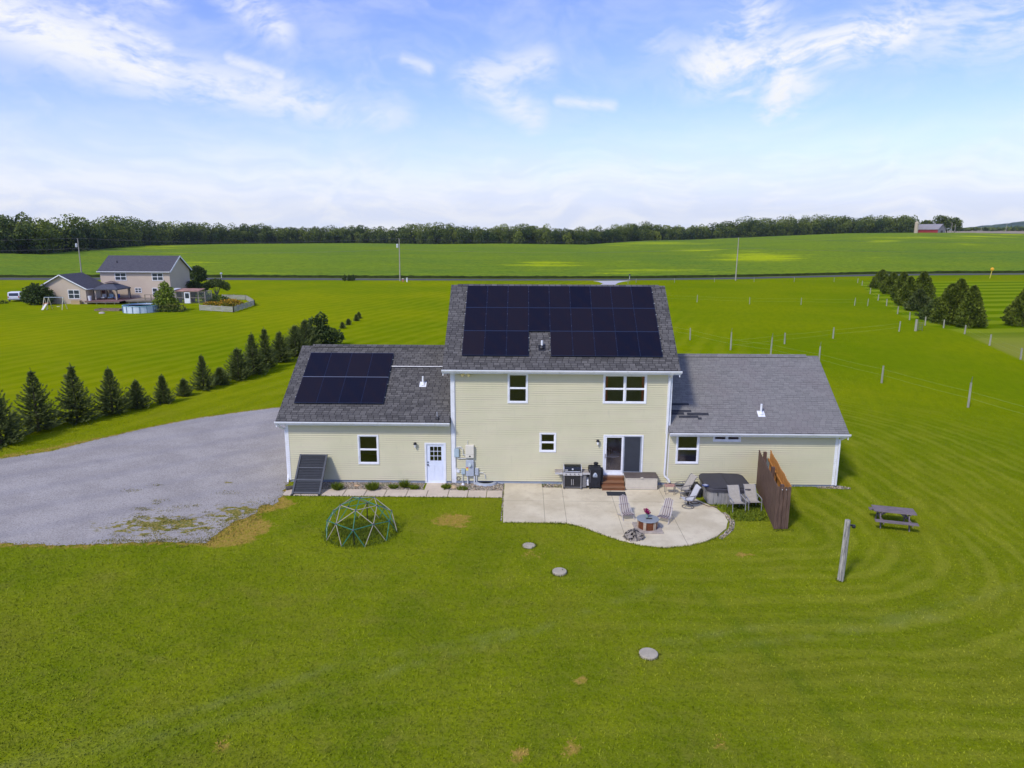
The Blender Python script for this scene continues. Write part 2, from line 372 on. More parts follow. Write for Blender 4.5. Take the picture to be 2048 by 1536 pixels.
    # neighbouring lot on the right: parallel mown stripes, their shading painted too
    lotm = t.ramp(t.attr('lot'), -.4, .4, 1, 0)
    ls_ = t.ramp(t.m('ADD', t.m('SINE', t.m('MULTIPLY', t.m('ADD', gy, t.m('MULTIPLY', gx, -.16)), 2*math.pi/8.2)), t.m('MULTIPLY', t.m('SUBTRACT', t.noise(gc, .25, 4, .6), .5), 1.2)), -.3, .5)
    lotc = t.mix(ls_, (.122, .198, .002), (.215, .285, .010))
    lotc = t.mix(t.ramp(gy, 46, 66, 1, 0), lotc, (.24, .26, .035))
    c = t.mix(lotm, c, lotc)
    c = t.mix(t.m('MULTIPLY', t.attr('pale'), t.ramp(t.noise(gc, .5, 3, .6), .3, .6, .05, .42)), c, (.245, .265, .07))
    c = t.mix(t.m('MULTIPLY', t.attr('dark_grass'), .38), c, (.060, .118, .004))
    dm = t.ramp(t.m('ADD', t.attr('dry'), t.m('MULTIPLY', t.m('SUBTRACT', t.noise(gc, 2.6, 6, .75), .5), 2.6)), .45, .85)
    c = t.mix(dm, c, t.mix(t.ramp(t.noise(gc, 6, 4, .7), .4, .6), (.40, .265, .060), (.30, .25, .030)))
    return c, n_fine
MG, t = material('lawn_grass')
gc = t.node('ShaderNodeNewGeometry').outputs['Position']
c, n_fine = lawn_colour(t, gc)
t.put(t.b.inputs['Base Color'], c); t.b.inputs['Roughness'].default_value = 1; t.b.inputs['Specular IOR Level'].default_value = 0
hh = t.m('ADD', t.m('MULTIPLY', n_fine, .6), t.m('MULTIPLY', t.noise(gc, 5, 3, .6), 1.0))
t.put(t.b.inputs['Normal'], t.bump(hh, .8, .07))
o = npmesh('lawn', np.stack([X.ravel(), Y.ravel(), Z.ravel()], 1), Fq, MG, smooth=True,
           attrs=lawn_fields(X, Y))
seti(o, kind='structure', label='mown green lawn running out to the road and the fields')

def sheet(name, poly, z, mt, step=.35, jit=0.0, attrs=None, kind='structure', thick=0, seed=1, label=None):
    """flat sheet from an outline whose edges are subdivided and slightly ragged"""
    rnd = random.Random(seed); pts = []
    for (ax, ay), (bx, by) in zip(poly, poly[1:]+poly[:1]):
        n = max(1, int(math.hypot(bx-ax, by-ay)/step))
        for k in range(n):
            f = k/n; pts.append((ax+(bx-ax)*f+rnd.uniform(-jit, jit), ay+(by-ay)*f+rnd.uniform(-jit, jit)))
    mb = MB()
    if thick: mb.prism(pts, z-thick, z)
    else:
        r_ = delaunay_2d_cdt([Vector(p) for p in pts], [(k, (k+1) % len(pts)) for k in range(len(pts))], [], 1, 1e-5)
        mb.add([(p.x, p.y, z) for p in r_[0]], [tuple(f) if (r_[0][f[1]]-r_[0][f[0]]).cross(r_[0][f[2]]-r_[0][f[0]]) > 0 else tuple(reversed(f)) for f in r_[2]])
    o = mb.build(name, mt); me = o.data
    return seti(o, kind=kind, label=label)

# gravel
MGr, t = material('gravel')
gc = t.node('ShaderNodeNewGeometry').outputs['Position']
v = t.vor(gc, 26, out=1); vn = t.noise(gc, .45, 4, .6); f1 = t.noise(gc, 14, 4, .8)
c = t.mix(t.ramp(vn, .35, .65), (.345, .312, .262), (.445, .405, .342))
vx = t.xyz(v)[0]
c = t.mix(t.m('MULTIPLY', vx, .50), c, (.50, .46, .42))
c = t.mix(t.m('MULTIPLY', t.ramp(f1, .45, .65), .55), c, (.11, .105, .105))
tr = t.ramp(t.m('SINE', t.m('MULTIPLY', t.m('ADD', t.m('MULTIPLY', t.xyz(gc)[0], .62), t.m('MULTIPLY', t.xyz(gc)[1], -.8)), 2.1)), .2, 1)
c = t.mix(t.m('MULTIPLY', tr, .16), c, (.20, .20, .23))
# grass tufts grown into the lower right of the drive
q = G(330, 1050); q2 = G(470, 1025)
gxx, gyy, _ = t.xyz(gc)
def gb(cx, cy, rx, ry):
    a = t.m('DIVIDE', t.m('SUBTRACT', gxx, cx), rx); b = t.m('DIVIDE', t.m('SUBTRACT', gyy, cy), ry)
    return t.m('EXPONENT', t.m('MULTIPLY', t.m('ADD', t.m('MULTIPLY', a, a), t.m('MULTIPLY', b, b)), -1))
pz = t.m('MAXIMUM', gb(q[0], q[1], 3.0, 1.2), t.m('MULTIPLY', gb(q2[0], q2[1], 1.5, 1.3), .9))
pz = t.m('MAXIMUM', pz, t.m('MULTIPLY', gb(G(470, 965)[0], G(470, 965)[1], 1.6, .35), .55))
gm = t.m('MULTIPLY', t.ramp(t.m('ADD', t.noise(t.mapping(gc, scale=(1, 1.5, 1)), 1.7, 5, .65), t.m('MULTIPLY', pz, .24)), .64, .69), t.ramp(pz, .15, .5))
c = t.mix(gm, c, t.mix(t.ramp(t.noise(gc, 9, 3, .7), .4, .6), (.115, .135, .012), (.33, .25, .06)))
t.put(t.b.inputs['Base Color'], c); t.b.inputs['Roughness'].default_value = .92; t.b.inputs['Specular IOR Level'].default_value = .2
t.put(t.b.inputs['Normal'], t.bump(t.m('ADD', t.xyz(v)[1], t.m('MULTIPLY', t.noise(gc, 1.2, 3, .6), 3)), .6, .03))
sheet('gravel_driveway', DRIVE, .012, MGr, .14, .09, label='wide grey gravel drive beside the garage')

# road, its apron and the crop field
def strip(name, near, farr, mt, dz, label=None):
    V = []; Fc = []
    a = [G(*p) for p in near]; b = [G(*p) for p in farr]
    def dens(pts):
        o_ = []
        for (x0, y0), (x1, y1) in zip(pts, pts[1:]):
            for k in range(12): o_.append((x0+(x1-x0)*k/12, y0+(y1-y0)*k/12))
        return o_+[pts[-1]]
    a = dens(a); b = dens(b)
    for p, q_ in zip(a, b):
        for x, y in (p, q_): V.append((x, y, Hs(x, y)+dz))
    Fc = [(2*i, 2*i+2, 2*i+3, 2*i+1) for i in range(len(a)-1)]
    return seti(npmesh(name, V, Fc, mt), kind='structure', label=label), a, b
MA = pm('asphalt', (.072, .072, .072), .85, var=.2, scale=.6, bump=.3, bscale=20)
RN = [(-700, 555), (0, 559.3), (500, 560.0), (1000, 561.3), (1240, 561.0), (1500, 558.0), (1740, 554.3), (2048, 552.8), (2700, 549)]
RF = [(-700, 550), (0, 554.6), (500, 556), (1000, 558.2), (1240, 558), (1500, 555.2), (1740, 551.8), (2048, 550.5), (2700, 546.5)]
_, ra, rb = strip('road', RN, RF, MA, .03, 'thin grey country road crossing behind the lawns')
MW = pm('road_paint', (.75, .72, .62), .8, var=.1)
sheet('driveway_apron', [G(1198, 571), G(1206, 567), G(1196, 563.5), G(1186, 562.1), G(1262, 561.2), G(1246, 563.5), G(1236, 566), G(1228, 571)], .022, pm('pale_gravel', (.50, .48, .47), .9, var=.15), label='pale gravel apron where the drive meets the road')

# crop field: canopy 0.75 m above the soil with a dark edge painted as shade
cy0 = np.array([p[1] for p in rb]); cx0 = np.array([p[0] for p in rb])
MC, t = material('soy_leaves')
gc = t.node('ShaderNodeNewGeometry').outputs['Position']
nb = t.noise(gc, .012, 4, .55); nm = t.noise(t.mapping(gc, scale=(.5, 1, 1)), .09, 5, .65); nf = t.noise(gc, .55, 5, .85)
c = t.mix(t.ramp(nb, .38, .62), (.150, .240, .026), (.205, .290, .018))
c = t.mix(t.m('MULTIPLY', t.ramp(nm, .45, .65), .75), c, (.21, .275, .022))
c = t.mix(t.m('MULTIPLY', t.ramp(nf, .45, .62), .70), c, (.065, .120, .014))
yl = t.attr('yellow')
ym = t.ramp(t.m('ADD', yl, t.m('MULTIPLY', t.m('SUBTRACT', t.noise(t.mapping(gc, scale=(.22, 1, 1)), .07, 6, .72), .5), 2.6)), .35, .95)
c = t.mix(ym, c, t.mix(t.ramp(nf, .4, .6), (.44, .50, .010), (.32, .40, .012)))
t.put(t.b.inputs['Base Color'], c); t.b.inputs['Roughness'].default_value = 1; t.b.inputs['Specular IOR Level'].default_value = 0
t.put(t.b.inputs['Normal'], t.bump(t.m('ADD', nf, t.m('MULTIPLY', t.noise(gc, .25, 3, .6), 2)), .5, .25))
AZ = np.linspace(R(-62), R(58), 420); NR = 90
# near edge of the field as range against azimuth
eaz = np.arctan2(cx0, cy0-CAM_Y); er = np.hypot(cx0, cy0-CAM_Y)+2.0
V = []; YV = []
YB = [(20, 497, 70, 5, .9), (300, 492, 60, 5, .9), (345, 505, 30, 4, .5), (385, 527, 40, 5, .8), (1090, 528, 55, 7, 1.0), (1260, 521, 30, 4, .7), (1240, 548, 60, 4, .6), (1330, 543, 180, 8, .55), (1310, 487, 90, 5, .9), (1390, 500, 50, 4, .9), (1520, 514, 70, 11, 1.15), (1500, 505, 40, 6, .7), (1760, 482, 30, 4, .9), (1830, 475, 90, 2.2, .9), (1900, 470, 60, 1.5, .6), (1960, 473, 60, 2, .8), (2010, 469, 60, 2.5, .8), (1930, 488, 25, 2.5, .9), (1700, 515, 60, 4, .45), (1600, 470, 120, 2, .5), (1720, 514, 60, 3.0, .6), (1900, 545, 200, 3, .5), (750, 548, 200, 4, .4), (500, 548, 200, 3, .35), (1080, 540, 70, 4, .5)]
def landing(px, py, lift=.75):
    """point of the land seen at a photograph pixel"""
    d = ray(px, py); h = math.hypot(d[0], d[1])
    for rr in np.arange(150, 1400, 3.0):
        p = CAM+d*rr/h
        if p[2] < Hs(p[0], p[1])+lift: return p
    return CAM+d*850/h
AA, UU = np.meshgrid(AZ, np.linspace(0, 1, NR)**1.3)
r_near = np.interp(AA, eaz, er); r_far = np.interp(AA, _az, _R)+6
RRR = r_near+(r_far-r_near)*UU
CX = np.sin(AA)*RRR; CY = CAM_Y+np.cos(AA)*RRR; CZ = H(CX, CY)+.75
rng = np.random.default_rng(5)
CZ = CZ+rng.normal(0, .05, CZ.shape)
yel = np.zeros(CX.shape)
for bx, by, sx, sy, a in YB:                                      # patches as ellipses on the land
    p0 = landing(bx, by); p1 = landing(bx, by+sy); r0_ = math.hypot(p0[0], p0[1]-CAM_Y); r1_ = math.hypot(p1[0], p1[1]-CAM_Y)
    a0 = math.atan2(p0[0], p0[1]-CAM_Y); dr = max(8, r0_-r1_)
    yel = np.maximum(yel, .80*a*np.exp(-(((AA-a0)*F_PX/(sx*1.5))**2+((RRR-r0_)/(dr*1.35))**2)))
V = np.stack([CX, CY, CZ], -1).reshape(-1, 3)
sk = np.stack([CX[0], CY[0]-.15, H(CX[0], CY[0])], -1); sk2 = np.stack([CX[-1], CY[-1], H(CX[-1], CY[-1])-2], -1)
na = len(AZ); idx = (np.arange(NR-1)[:, None]*na+np.arange(na-1)[None, :]).ravel()
Fc = np.stack([idx, idx+1, idx+na+1, idx+na], 1)
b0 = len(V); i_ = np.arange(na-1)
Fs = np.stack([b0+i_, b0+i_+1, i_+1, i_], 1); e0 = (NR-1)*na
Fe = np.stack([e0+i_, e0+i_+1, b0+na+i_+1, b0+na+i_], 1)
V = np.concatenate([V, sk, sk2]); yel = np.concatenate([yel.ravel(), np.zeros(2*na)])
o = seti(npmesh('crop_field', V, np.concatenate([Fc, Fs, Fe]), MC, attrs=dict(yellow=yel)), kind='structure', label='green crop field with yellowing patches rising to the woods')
o.data.materials.append(pm('crop_edge_shade', (.030, .042, .010), 1, var=.4, scale=.8, spec=0))  # dark skirt: shade under the crop canopy put into the colour
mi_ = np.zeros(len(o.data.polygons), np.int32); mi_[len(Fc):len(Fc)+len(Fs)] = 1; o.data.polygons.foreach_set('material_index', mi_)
# ------------------------------------------------------------------ foliage
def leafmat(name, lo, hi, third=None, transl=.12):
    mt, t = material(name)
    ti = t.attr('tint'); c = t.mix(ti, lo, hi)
    if third: c = t.mix(t.ramp(t.noise(t.node('ShaderNodeTexCoord').outputs['Object'], .9, 3, .6), .48, .62), c, third)
    t.put(t.b.inputs['Base Color'], c); t.b.inputs['Roughness'].default_value = .7; t.b.inputs['Specular IOR Level'].default_value = .25
    if transl:
        tr = t.node('ShaderNodeBsdfTranslucent'); t.put(tr.inputs[0], c); mx = t.node('ShaderNodeMixShader'); mx.inputs[0].default_value = transl
        t.l.new(t.b.outputs[0], mx.inputs[1]); t.l.new(tr.outputs[0], mx.inputs[2]); t.l.new(mx.outputs[0], t.out.inputs[0])
    return mt
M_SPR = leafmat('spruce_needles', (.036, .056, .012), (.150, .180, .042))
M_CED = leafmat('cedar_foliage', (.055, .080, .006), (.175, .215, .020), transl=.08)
M_DK = leafmat('dark_foliage', (.028, .050, .010), (.095, .135, .025))
M_YG = leafmat('yellow_green_foliage', (.10, .16, .012), (.30, .36, .030))
M_OL = leafmat('olive_foliage', (.050, .080, .015), (.115, .150, .030))
M_WOOD = leafmat('woods_foliage', (.034, .064, .010), (.200, .240, .026), transl=.12)
M_BARK = pm('bark', (.10, .075, .055), .9, var=.3, scale=8, bump=.5)
M_PBARK = pm('pale_bark', (.26, .23, .19), .9, var=.3, scale=8, bump=.4)
def leaves(name, P, D, L, W, mt, parent=None, tint=None, seed=0, flat=.0, extra=None):
    """one four-cornered leaf per point: P position, D direction, L length, W width"""
    rg = np.random.default_rng(seed); n = len(P); P = np.asarray(P, float); D = np.asarray(D, float)
    D = D/np.maximum(np.linalg.norm(D, axis=1, keepdims=True), 1e-6)
    q = rg.normal(size=(n, 3)); q[:, 2] *= (1-flat)
    S = np.cross(D, q); S = S/np.maximum(np.linalg.norm(S, axis=1, keepdims=True), 1e-6)
    L = np.broadcast_to(np.asarray(L, float), (n,))[:, None]; W = np.broadcast_to(np.asarray(W, float), (n,))[:, None]
    V = np.stack([P, P+D*L*.45+S*W/2, P+D*L, P+D*L*.45-S*W/2], 1).reshape(-1, 3)
    if tint is None: tint = rg.random(n)
    return npmesh(name, V, np.arange(4*n).reshape(-1, 4), mt, parent, dict(tint=np.repeat(tint, 4), **{k: np.repeat(v_, 4) for k, v_ in (extra or {}).items()}))
def spruce_mesh(Ht, Rm, seed, dens=1.0, bushy=.8):
    rg = np.random.default_rng(seed); P = []; D = []; L = []; T = []
    nz = int(17*dens+5)
    for i in range(nz):
        f = (i+.3)/nz; z = Ht*(.03+.93*f); rad = Rm*1.22*((1-f)**(bushy+.38))*(.78+.42*rg.random())+.04
        if f < .06: rad *= .85
        nb = max(4, int(11*(1-f)+4)); ph = rg.random()*6.28
        for b in range(nb):
            a = ph+2*math.pi*b/nb+rg.normal(0, .18); rb_ = rad*(.62+.62*rg.random()); lift = .16+.75*f+rg.normal(0, .12)
            dv = np.array([math.cos(a), math.sin(a), lift]); dv /= np.linalg.norm(dv)
            nn = max(4, int(rb_/.085)); 
            for k in range(nn):
                tt = (k+.5)/nn; 
                if tt < .18 and rb_ > .4: continue
                p = np.array([0, 0, z])+dv*rb_*tt+np.array([0, 0, -.10*rb_*math.sin(tt*3.1)])
                for sgn in (-1, 1):
                    side = np.cross(dv, [0, 0, 1])*sgn
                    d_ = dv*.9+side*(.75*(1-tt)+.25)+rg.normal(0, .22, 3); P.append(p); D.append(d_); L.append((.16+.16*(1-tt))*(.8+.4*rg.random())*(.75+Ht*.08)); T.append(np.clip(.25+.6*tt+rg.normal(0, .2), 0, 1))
            P.append(np.array([0, 0, z])+dv*rb_*.92); D.append(dv+np.array([0, 0, .35])); L.append(.26); T.append(.9)
    for k in range(14):
        P.append(np.array([0, 0, Ht*(.84+.014*k)])); D.append(np.append(rg.normal(0, .35, 2), 1)); L.append(.18); T.append(.7)
    P.append(np.array([0, 0, Ht*.97])); D.append(np.array([0, 0, 1.])); L.append(.3); T.append(.8)
    return P, D, L, T
def spruce(loc, Ht, Rm, seed, label, group='young spruces in a row along the drive', dens=1.0, bushy=.8):
    r_ = thing('spruce_tree', (*loc, 0), label, 'tree', group)
    P, D, L, T = spruce_mesh(Ht, Rm, seed, dens, bushy)
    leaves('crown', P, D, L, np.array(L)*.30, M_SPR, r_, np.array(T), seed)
    MB().tube((0, 0, -.05), (0, 0, Ht*.95), .03+.018*Ht, .012, 7).build('trunk', M_BARK, r_)
SPR = [((3, 888), 3.6, 1.45, 'dark spruce cut off by the left edge of the photo', 1.5, .55), ((78, 862), 4.0, 1.45, 'tall open spruce, second from the left edge', 1.2, .75), ((155, 844), 3.9, 1.35, 'full spruce, third from the left edge of the row', 1.2, .75),
       ((226, 828), 3.3, 1.20, 'spruce with a thin leader right of the two tallest ones', 1.1, .75), ((276, 816), 2.0, .90, 'small round spruce beside the spruce with a thin leader', 1.1, .6), ((328, 806), 2.1, .72, 'small narrow spruce standing alone', 1.0, .8),
       ((369, 792), 1.3, .52, 'smallest thin spruce between two spruces', .8, .8), ((408, 779), 2.8, .92, 'lacy pointed spruce right of the smallest one', 1.0, 1.0), ((441, 769), 1.35, .72, 'low squat spruce left of the brownish bush', 1.1, .5)]
for (p, h_, r_, lb, dn, bs) in SPR: spruce(G(*p), h_, r_, int(p[0])+11, lb, dens=dn, bushy=bs)
for (p, h_, r_, lb, bs) in [((478, 759), 2.7, 1.15, 'brownish egg-shaped juniper beside the low squat spruce', .35), ((508, 748), 3.7, 1.1, 'tall spruce just right of the brownish juniper', .6), ((533, 737), 3.8, 1.0, 'tall narrow spruce between two others near the garage roof', .6),
                         ((562, 724), 3.0, 1.2, 'bushy spruce left of the wide dark cedar', .45), ((592, 712), 3.2, 1.5, 'dense spruce touching the wide dark cedar', .45), ((612, 703), 3.4, 1.7, 'spruce half hidden by the garage roof', .5)]:
    spruce(G(*p), h_, r_, int(p[0]), lb, dens=1.4, bushy=bs)
def blobpoints(rg, blobs, n):
    """points through the outer shell of a set of ellipsoids"""
    P = []; D = []; T = []
    vol = np.array([b[3]*b[4] for b in blobs]); vol = vol/vol.sum()
    for (cx, cy, cz, rx, rz), f in zip(blobs, vol):
        k = max(8, int(n*f)); q = rg.normal(size=(k, 3)); q /= np.linalg.norm(q, axis=1, keepdims=True)
        rad = rg.uniform(.55, 1.06, k)[:, None]; p = q*rad*np.array([rx, rx, rz])+np.array([cx, cy, cz])
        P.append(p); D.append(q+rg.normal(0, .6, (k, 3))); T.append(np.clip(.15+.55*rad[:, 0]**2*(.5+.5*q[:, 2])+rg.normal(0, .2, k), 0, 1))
    return np.concatenate(P), np.concatenate(D), np.concatenate(T)
def tree(name, loc, blobs, n, leaf, mt, label, group=None, trunk=None, bark=None, cat='tree', seed=1):
    r_ = thing(name, loc, label, cat, group)
    rg = np.random.default_rng(seed); P, D, T = blobpoints(rg, blobs, n)
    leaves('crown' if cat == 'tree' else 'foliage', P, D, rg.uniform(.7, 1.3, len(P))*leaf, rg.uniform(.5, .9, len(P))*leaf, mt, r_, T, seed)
    if trunk:
        mb = MB()
        for a, b, ra_, rb_ in trunk: mb.tube(a, b, ra_, rb_, 7)
        mb.build('trunk', bark or M_BARK, r_)
    return r_
tree('cedar_bush', (*G(640, 694), 0), [(0, 0, 1.1, 1.9, 1.2), (-.3, 0, 2.2, 1.2, 1.1), (1.2, 0, 1.2, 1.3, .8), (.3, 0, 3.0, .6, .8), (1.9, 0, 1.0, .8, .45), (-1.4, 0, 1.2, 1.0, 1.0)], 3600, .30, M_DK, 'wide dark cedar with a slanting tip behind the garage roof', 'young spruces in a row along the drive', [((0, 0, 0), (0, 0, 2.5), .15, .05)], seed=3)
for i, (p, lb) in enumerate([((685, 657), 'tiny sapling nearest the dark cedar'), ((697, 650), 'tiny leaning sapling, second from the dark cedar'), ((713, 642), 'tiny bushy sapling, third from the dark cedar'), ((718, 637), 'tiny sapling farthest from the dark cedar')]):
    spruce(G(*p), .75+.12*(i > 1), .28+.05*(i % 2), 90+i, lb, 'tiny saplings on the lawn', .4, .6)

# cedars on the right
def cedar(p, Ht, Rm, seed, label, n=4200, mt=None):
    r_ = thing('cedar_tree', (*G(*p), 0), label, 'tree', 'cedars beyond the pasture fence')
    rg = np.random.default_rng(seed); f = rg.random(n)**1.15; a = rg.random(n)*6.283
    lump = 1+.16*np.sin(a*3+f*7+seed)+.12*np.sin(a*5-f*15+seed*2)+rg.normal(0, .07, n)
    prof = np.where(f < .16, .80+f*1.25, (1-(f-.16)/.84)**.78)*lump
    rr = Rm*prof*rg.uniform(.72, 1.0, n)+.04
    P = np.stack([rr*np.cos(a), rr*np.sin(a), .12+Ht*f*.97], 1)
    D = np.stack([np.cos(a)*.6, np.sin(a)*.6, np.full(n, .8)], 1)+rg.normal(0, .45, (n, 3))
    T = np.clip(.35+.25*np.sin(a*4+f*11+seed)+rg.normal(0, .22, n), 0, 1)
    leaves('crown', P, D, rg.uniform(.25, .50, n), rg.uniform(.14, .28, n), mt or M_CED, r_, T, seed)
    MB().tube((0, 0, -.05), (0, 0, Ht*.9), .16, .03, 7).build('trunk', M_BARK, r_)
cedar((1762, 577), 4.2, 2.6, 1, 'round cedar at the far end of the cedar row')
cedar((1783, 588), 4.4, 2.4, 2, 'second cedar from the far end of the row')
cedar((1802, 598), 5.2, 1.9, 3, 'pointed cedar, third from the far end of the row')
cedar((1815, 612), 5.0, 2.0, 4, 'cedar in the middle of the far clump')
cedar((1842, 604), 5.6, 2.3, 5, 'broad cedar at the right of the far clump')
cedar((1836, 622), 3.4, 1.9, 6, 'low bluish juniper at the foot of the far clump', mt=M_SPR)
cedar((1872, 640), 3.0, 2.2, 61, 'low loose bush in the gap between the cedar clumps', mt=M_OL)
cedar((1896, 648), 5.6, 2.3, 7, 'left cedar of the near clump')
cedar((1912, 648), 6.3, 2.2, 8, 'twin-topped tallest cedar of the near clump')
cedar((1938, 655), 5.6, 1.75, 9, 'pointed cedar at the right end of the row')
cedar((2044, 652), 5.2, 2.2, 10, 'lone cedar cut off by the right edge of the photo')

# woods along the far edge of the field: one far-off mass
def woods(name, rows, n_leaf, leaf, mt, label, seed):
    rg = np.random.default_rng(seed); Ps = []; Ds = []; Ts = []; Ss = []
    for (x, y, z, h_, r_) in rows:
        nb = 6; tone = rg.normal(-.04, .24)
        for b in range(nb):
            low_ = b < 2
            cx = x+rg.normal(0, r_*.38); cyy = y+rg.normal(0, r_*.38); cz = z+h_*(rg.uniform(.15, .38) if low_ else rg.uniform(.50, .80)); rr = r_*rg.uniform(.50, .80); rz = h_*rg.uniform(.15, .24)*(1.4 if low_ else 1)
            k = n_leaf//nb; q = rg.normal(size=(k, 3)); q /= np.linalg.norm(q, axis=1, keepdims=True)
            ra_ = rg.uniform(.8, 1.06, k)[:, None]
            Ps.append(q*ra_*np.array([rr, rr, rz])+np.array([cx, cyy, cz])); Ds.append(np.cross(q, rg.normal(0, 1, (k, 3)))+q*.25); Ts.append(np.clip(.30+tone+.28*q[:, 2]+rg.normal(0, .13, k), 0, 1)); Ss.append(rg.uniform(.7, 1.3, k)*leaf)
    P = np.concatenate(Ps); D = np.concatenate(Ds); T = np.concatenate(Ts); S = np.concatenate(Ss)
    return seti(leaves(name, P, D, S, S*.85, mt, None, T, seed), kind='stuff', label=label)
rg = np.random.default_rng(77); rows = []
TOP = [(-500, 430), (0, 432), (100, 437), (200, 436), (290, 438), (400, 445), (470, 448), (520, 447), (600, 450), (700, 449), (800, 449), (870, 441), (960, 450), (1050, 439), (1110, 450), (1180, 452), (1230, 446), (1300, 443), (1350, 449), (1420, 447), (1460, 438), (1500, 432), (1620, 431), (1700, 430), (1830, 432)]
tx = np.array([a for a, b in TOP]); ty = np.array([b for a, b in TOP])
px = -420
while px < 1822:
    e = np.interp(px, [q[0] for q in EDGE], [q[2] for q in EDGE]); by = np.interp(px, [q[0] for q in EDGE], [q[1] for q in EDGE])
    hp = (by-np.interp(px, tx, ty))/F_PX*e*1.03
    for k in range(4):
        rr = e+6+k*8+rg.uniform(-3, 3); p = at_range(px+rg.uniform(-6, 6), by, rr); zz = Hs(p[0], p[1])-.5
        h_ = hp*(.80+.22*rg.random())
        if k == 0: h_ *= .80
        rows.append((p[0], p[1], zz, h_, h_*rg.uniform(.27, .40)))
    px += F_PX*8.5/e*rg.uniform(.7, 1.3)
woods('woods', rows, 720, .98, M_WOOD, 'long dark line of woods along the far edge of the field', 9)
# trunks behind the first row and a backing sheet, wood shade painted into both
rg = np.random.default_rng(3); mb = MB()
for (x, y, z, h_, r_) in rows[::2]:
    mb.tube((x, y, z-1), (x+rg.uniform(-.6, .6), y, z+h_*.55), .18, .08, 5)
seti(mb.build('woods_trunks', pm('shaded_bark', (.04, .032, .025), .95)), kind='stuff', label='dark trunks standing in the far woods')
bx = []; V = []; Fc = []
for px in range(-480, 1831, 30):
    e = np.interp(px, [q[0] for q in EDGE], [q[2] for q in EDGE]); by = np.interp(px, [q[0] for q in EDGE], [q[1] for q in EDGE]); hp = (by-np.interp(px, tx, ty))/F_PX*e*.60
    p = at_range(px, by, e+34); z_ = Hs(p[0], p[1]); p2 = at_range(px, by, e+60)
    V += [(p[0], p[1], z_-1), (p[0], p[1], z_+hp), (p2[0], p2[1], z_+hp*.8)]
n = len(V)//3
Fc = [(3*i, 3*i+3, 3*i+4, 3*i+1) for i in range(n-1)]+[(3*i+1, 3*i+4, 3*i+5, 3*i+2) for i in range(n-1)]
seti(npmesh('woods_shade_sheet', V, Fc, pm('wood_shade', (.016, .030, .010), .95, var=.3, scale=.2)), kind='stuff', label='dark sheet painted as the shade inside the far woods')

# far hill and the country beyond the right end of the field
def hill(name, pts, rng_, depth, mt, label, kind='structure', rise=0):
    V = []
    for px, py in pts:
        for k, (dr, f) in enumerate([(-depth, 0), (-depth*.5, .62), (0, 1), (depth, .7)]):
            p = at_range(px, py, rng_); top = p[2]; q_ = at_range(px, py, rng_+dr)
            V.append((q_[0], q_[1], -12+(top+12)*f+rg.normal(0, 1)*rise))
    n = len(pts); Fc = [(4*i+k, 4*i+4+k, 4*i+5+k, 4*i+1+k) for i in range(n-1) for k in range(3)]
    return seti(npmesh(name, V, Fc, mt, smooth=True), kind=kind, label=label)
MH, t = material('hill_forest')
gc = t.node('ShaderNodeNewGeometry').outputs['Position']
c = t.mix(t.ramp(t.noise(gc, .02, 5, .7), .35, .65), (.020, .048, .022), (.060, .100, .030))
t.put(t.b.inputs['Base Color'], c); t.b.inputs['Roughness'].default_value = 1
t.put(t.b.inputs['Normal'], t.bump(t.noise(gc, .04, 4, .7), 1.0, 6))
hp = [(x, np.interp(x, [1780, 1880, 1925, 1960, 1985, 2010, 2035, 2060, 2120, 2300, 2600], [466, 460, 456, 452, 449.5, 447, 443.5, 441, 437, 436, 446])+rg.normal(0, .35)) for x in range(1780, 2600, 7)]
hill('hills', hp, 3000, 500, MH, 'blue wooded hill far off at the right edge')
MT = pm('tan_stubble', (.30, .235, .145), .95, var=.2, scale=.02)
def landstrip(name, px0, px1, pyn, pyf, rn, rf, mt, label, dz=0):
    V = []
    for px in np.linspace(px0, px1, 24):
        for r_, py in ((rn, pyn), (rf, pyf)):
            p = at_range(px, py, r_); V.append((p[0], p[1], p[2]+dz))
    return seti(npmesh(name, V, [(2*i, 2*i+2, 2*i+3, 2*i+1) for i in range(23)], mt), kind='structure', label=label)
landstrip('stubble_field', 1880, 2500, 468, 460.8, 905, 1300, MT, 'strip of tan stubble below the far hill')
rows2 = []
for px in np.arange(1908, 2500, 5.0):
    if 1943 < px < 1950: continue
    rr = rg.uniform(1180, 1290); tp = 456.5 if px < 2010 else 455
    p = at_range(px+rg.uniform(-3, 3), 461.5, rr); h_ = (461.5-tp)/F_PX*rr*rg.uniform(.75, 1.2); rows2.append((p[0], p[1], p[2]-2, h_+2, h_*.9))
woods('far_woods', rows2, 130, 1.9, M_WOOD, 'low far hedge of trees under the blue hill', 12)

# barn with trees
def barn_pt(px, py, r_): p = at_range(px, py, r_); return (float(p[0]), float(p[1]), float(p[2]))
bp = barn_pt(1860, 466, 850); b = thing('barn', (bp[0], bp[1], bp[2]-4), 'weathered red barn with a long pale tin roof on the skyline', 'barn', rz=-1.12); b.scale = (.80,)*3; b.location.z += 2.5
M_RED = pm('barn_red', (.32, .035, .04), .8, var=.25, scale=.5); M_TIN = pm('barn_tin', (.30, .28, .28), .5, var=.15, scale=.3); M_GB = pm('barn_grey', (.24, .22, .22), .9, var=.35, scale=1, stretch=(6, 6, .3))
MB().box(-16, 15, -7, 7, 0, 6.5).build('wall', M_RED, b)
MB().xprism([(-7.2, 6.4), (-7.2, 6.6), (0, 12.8), (7.2, 6.6), (7.2, 6.4), (0, 12.4)], 15.02, 15.3).build('gable_trim', M_GB, b)
MB().xprism([(-7, 0), (-7, 6.5), (0, 12.3), (7, 6.5), (7, 0)], 15.02, 15.25).build('gable_wall', M_GB, b)
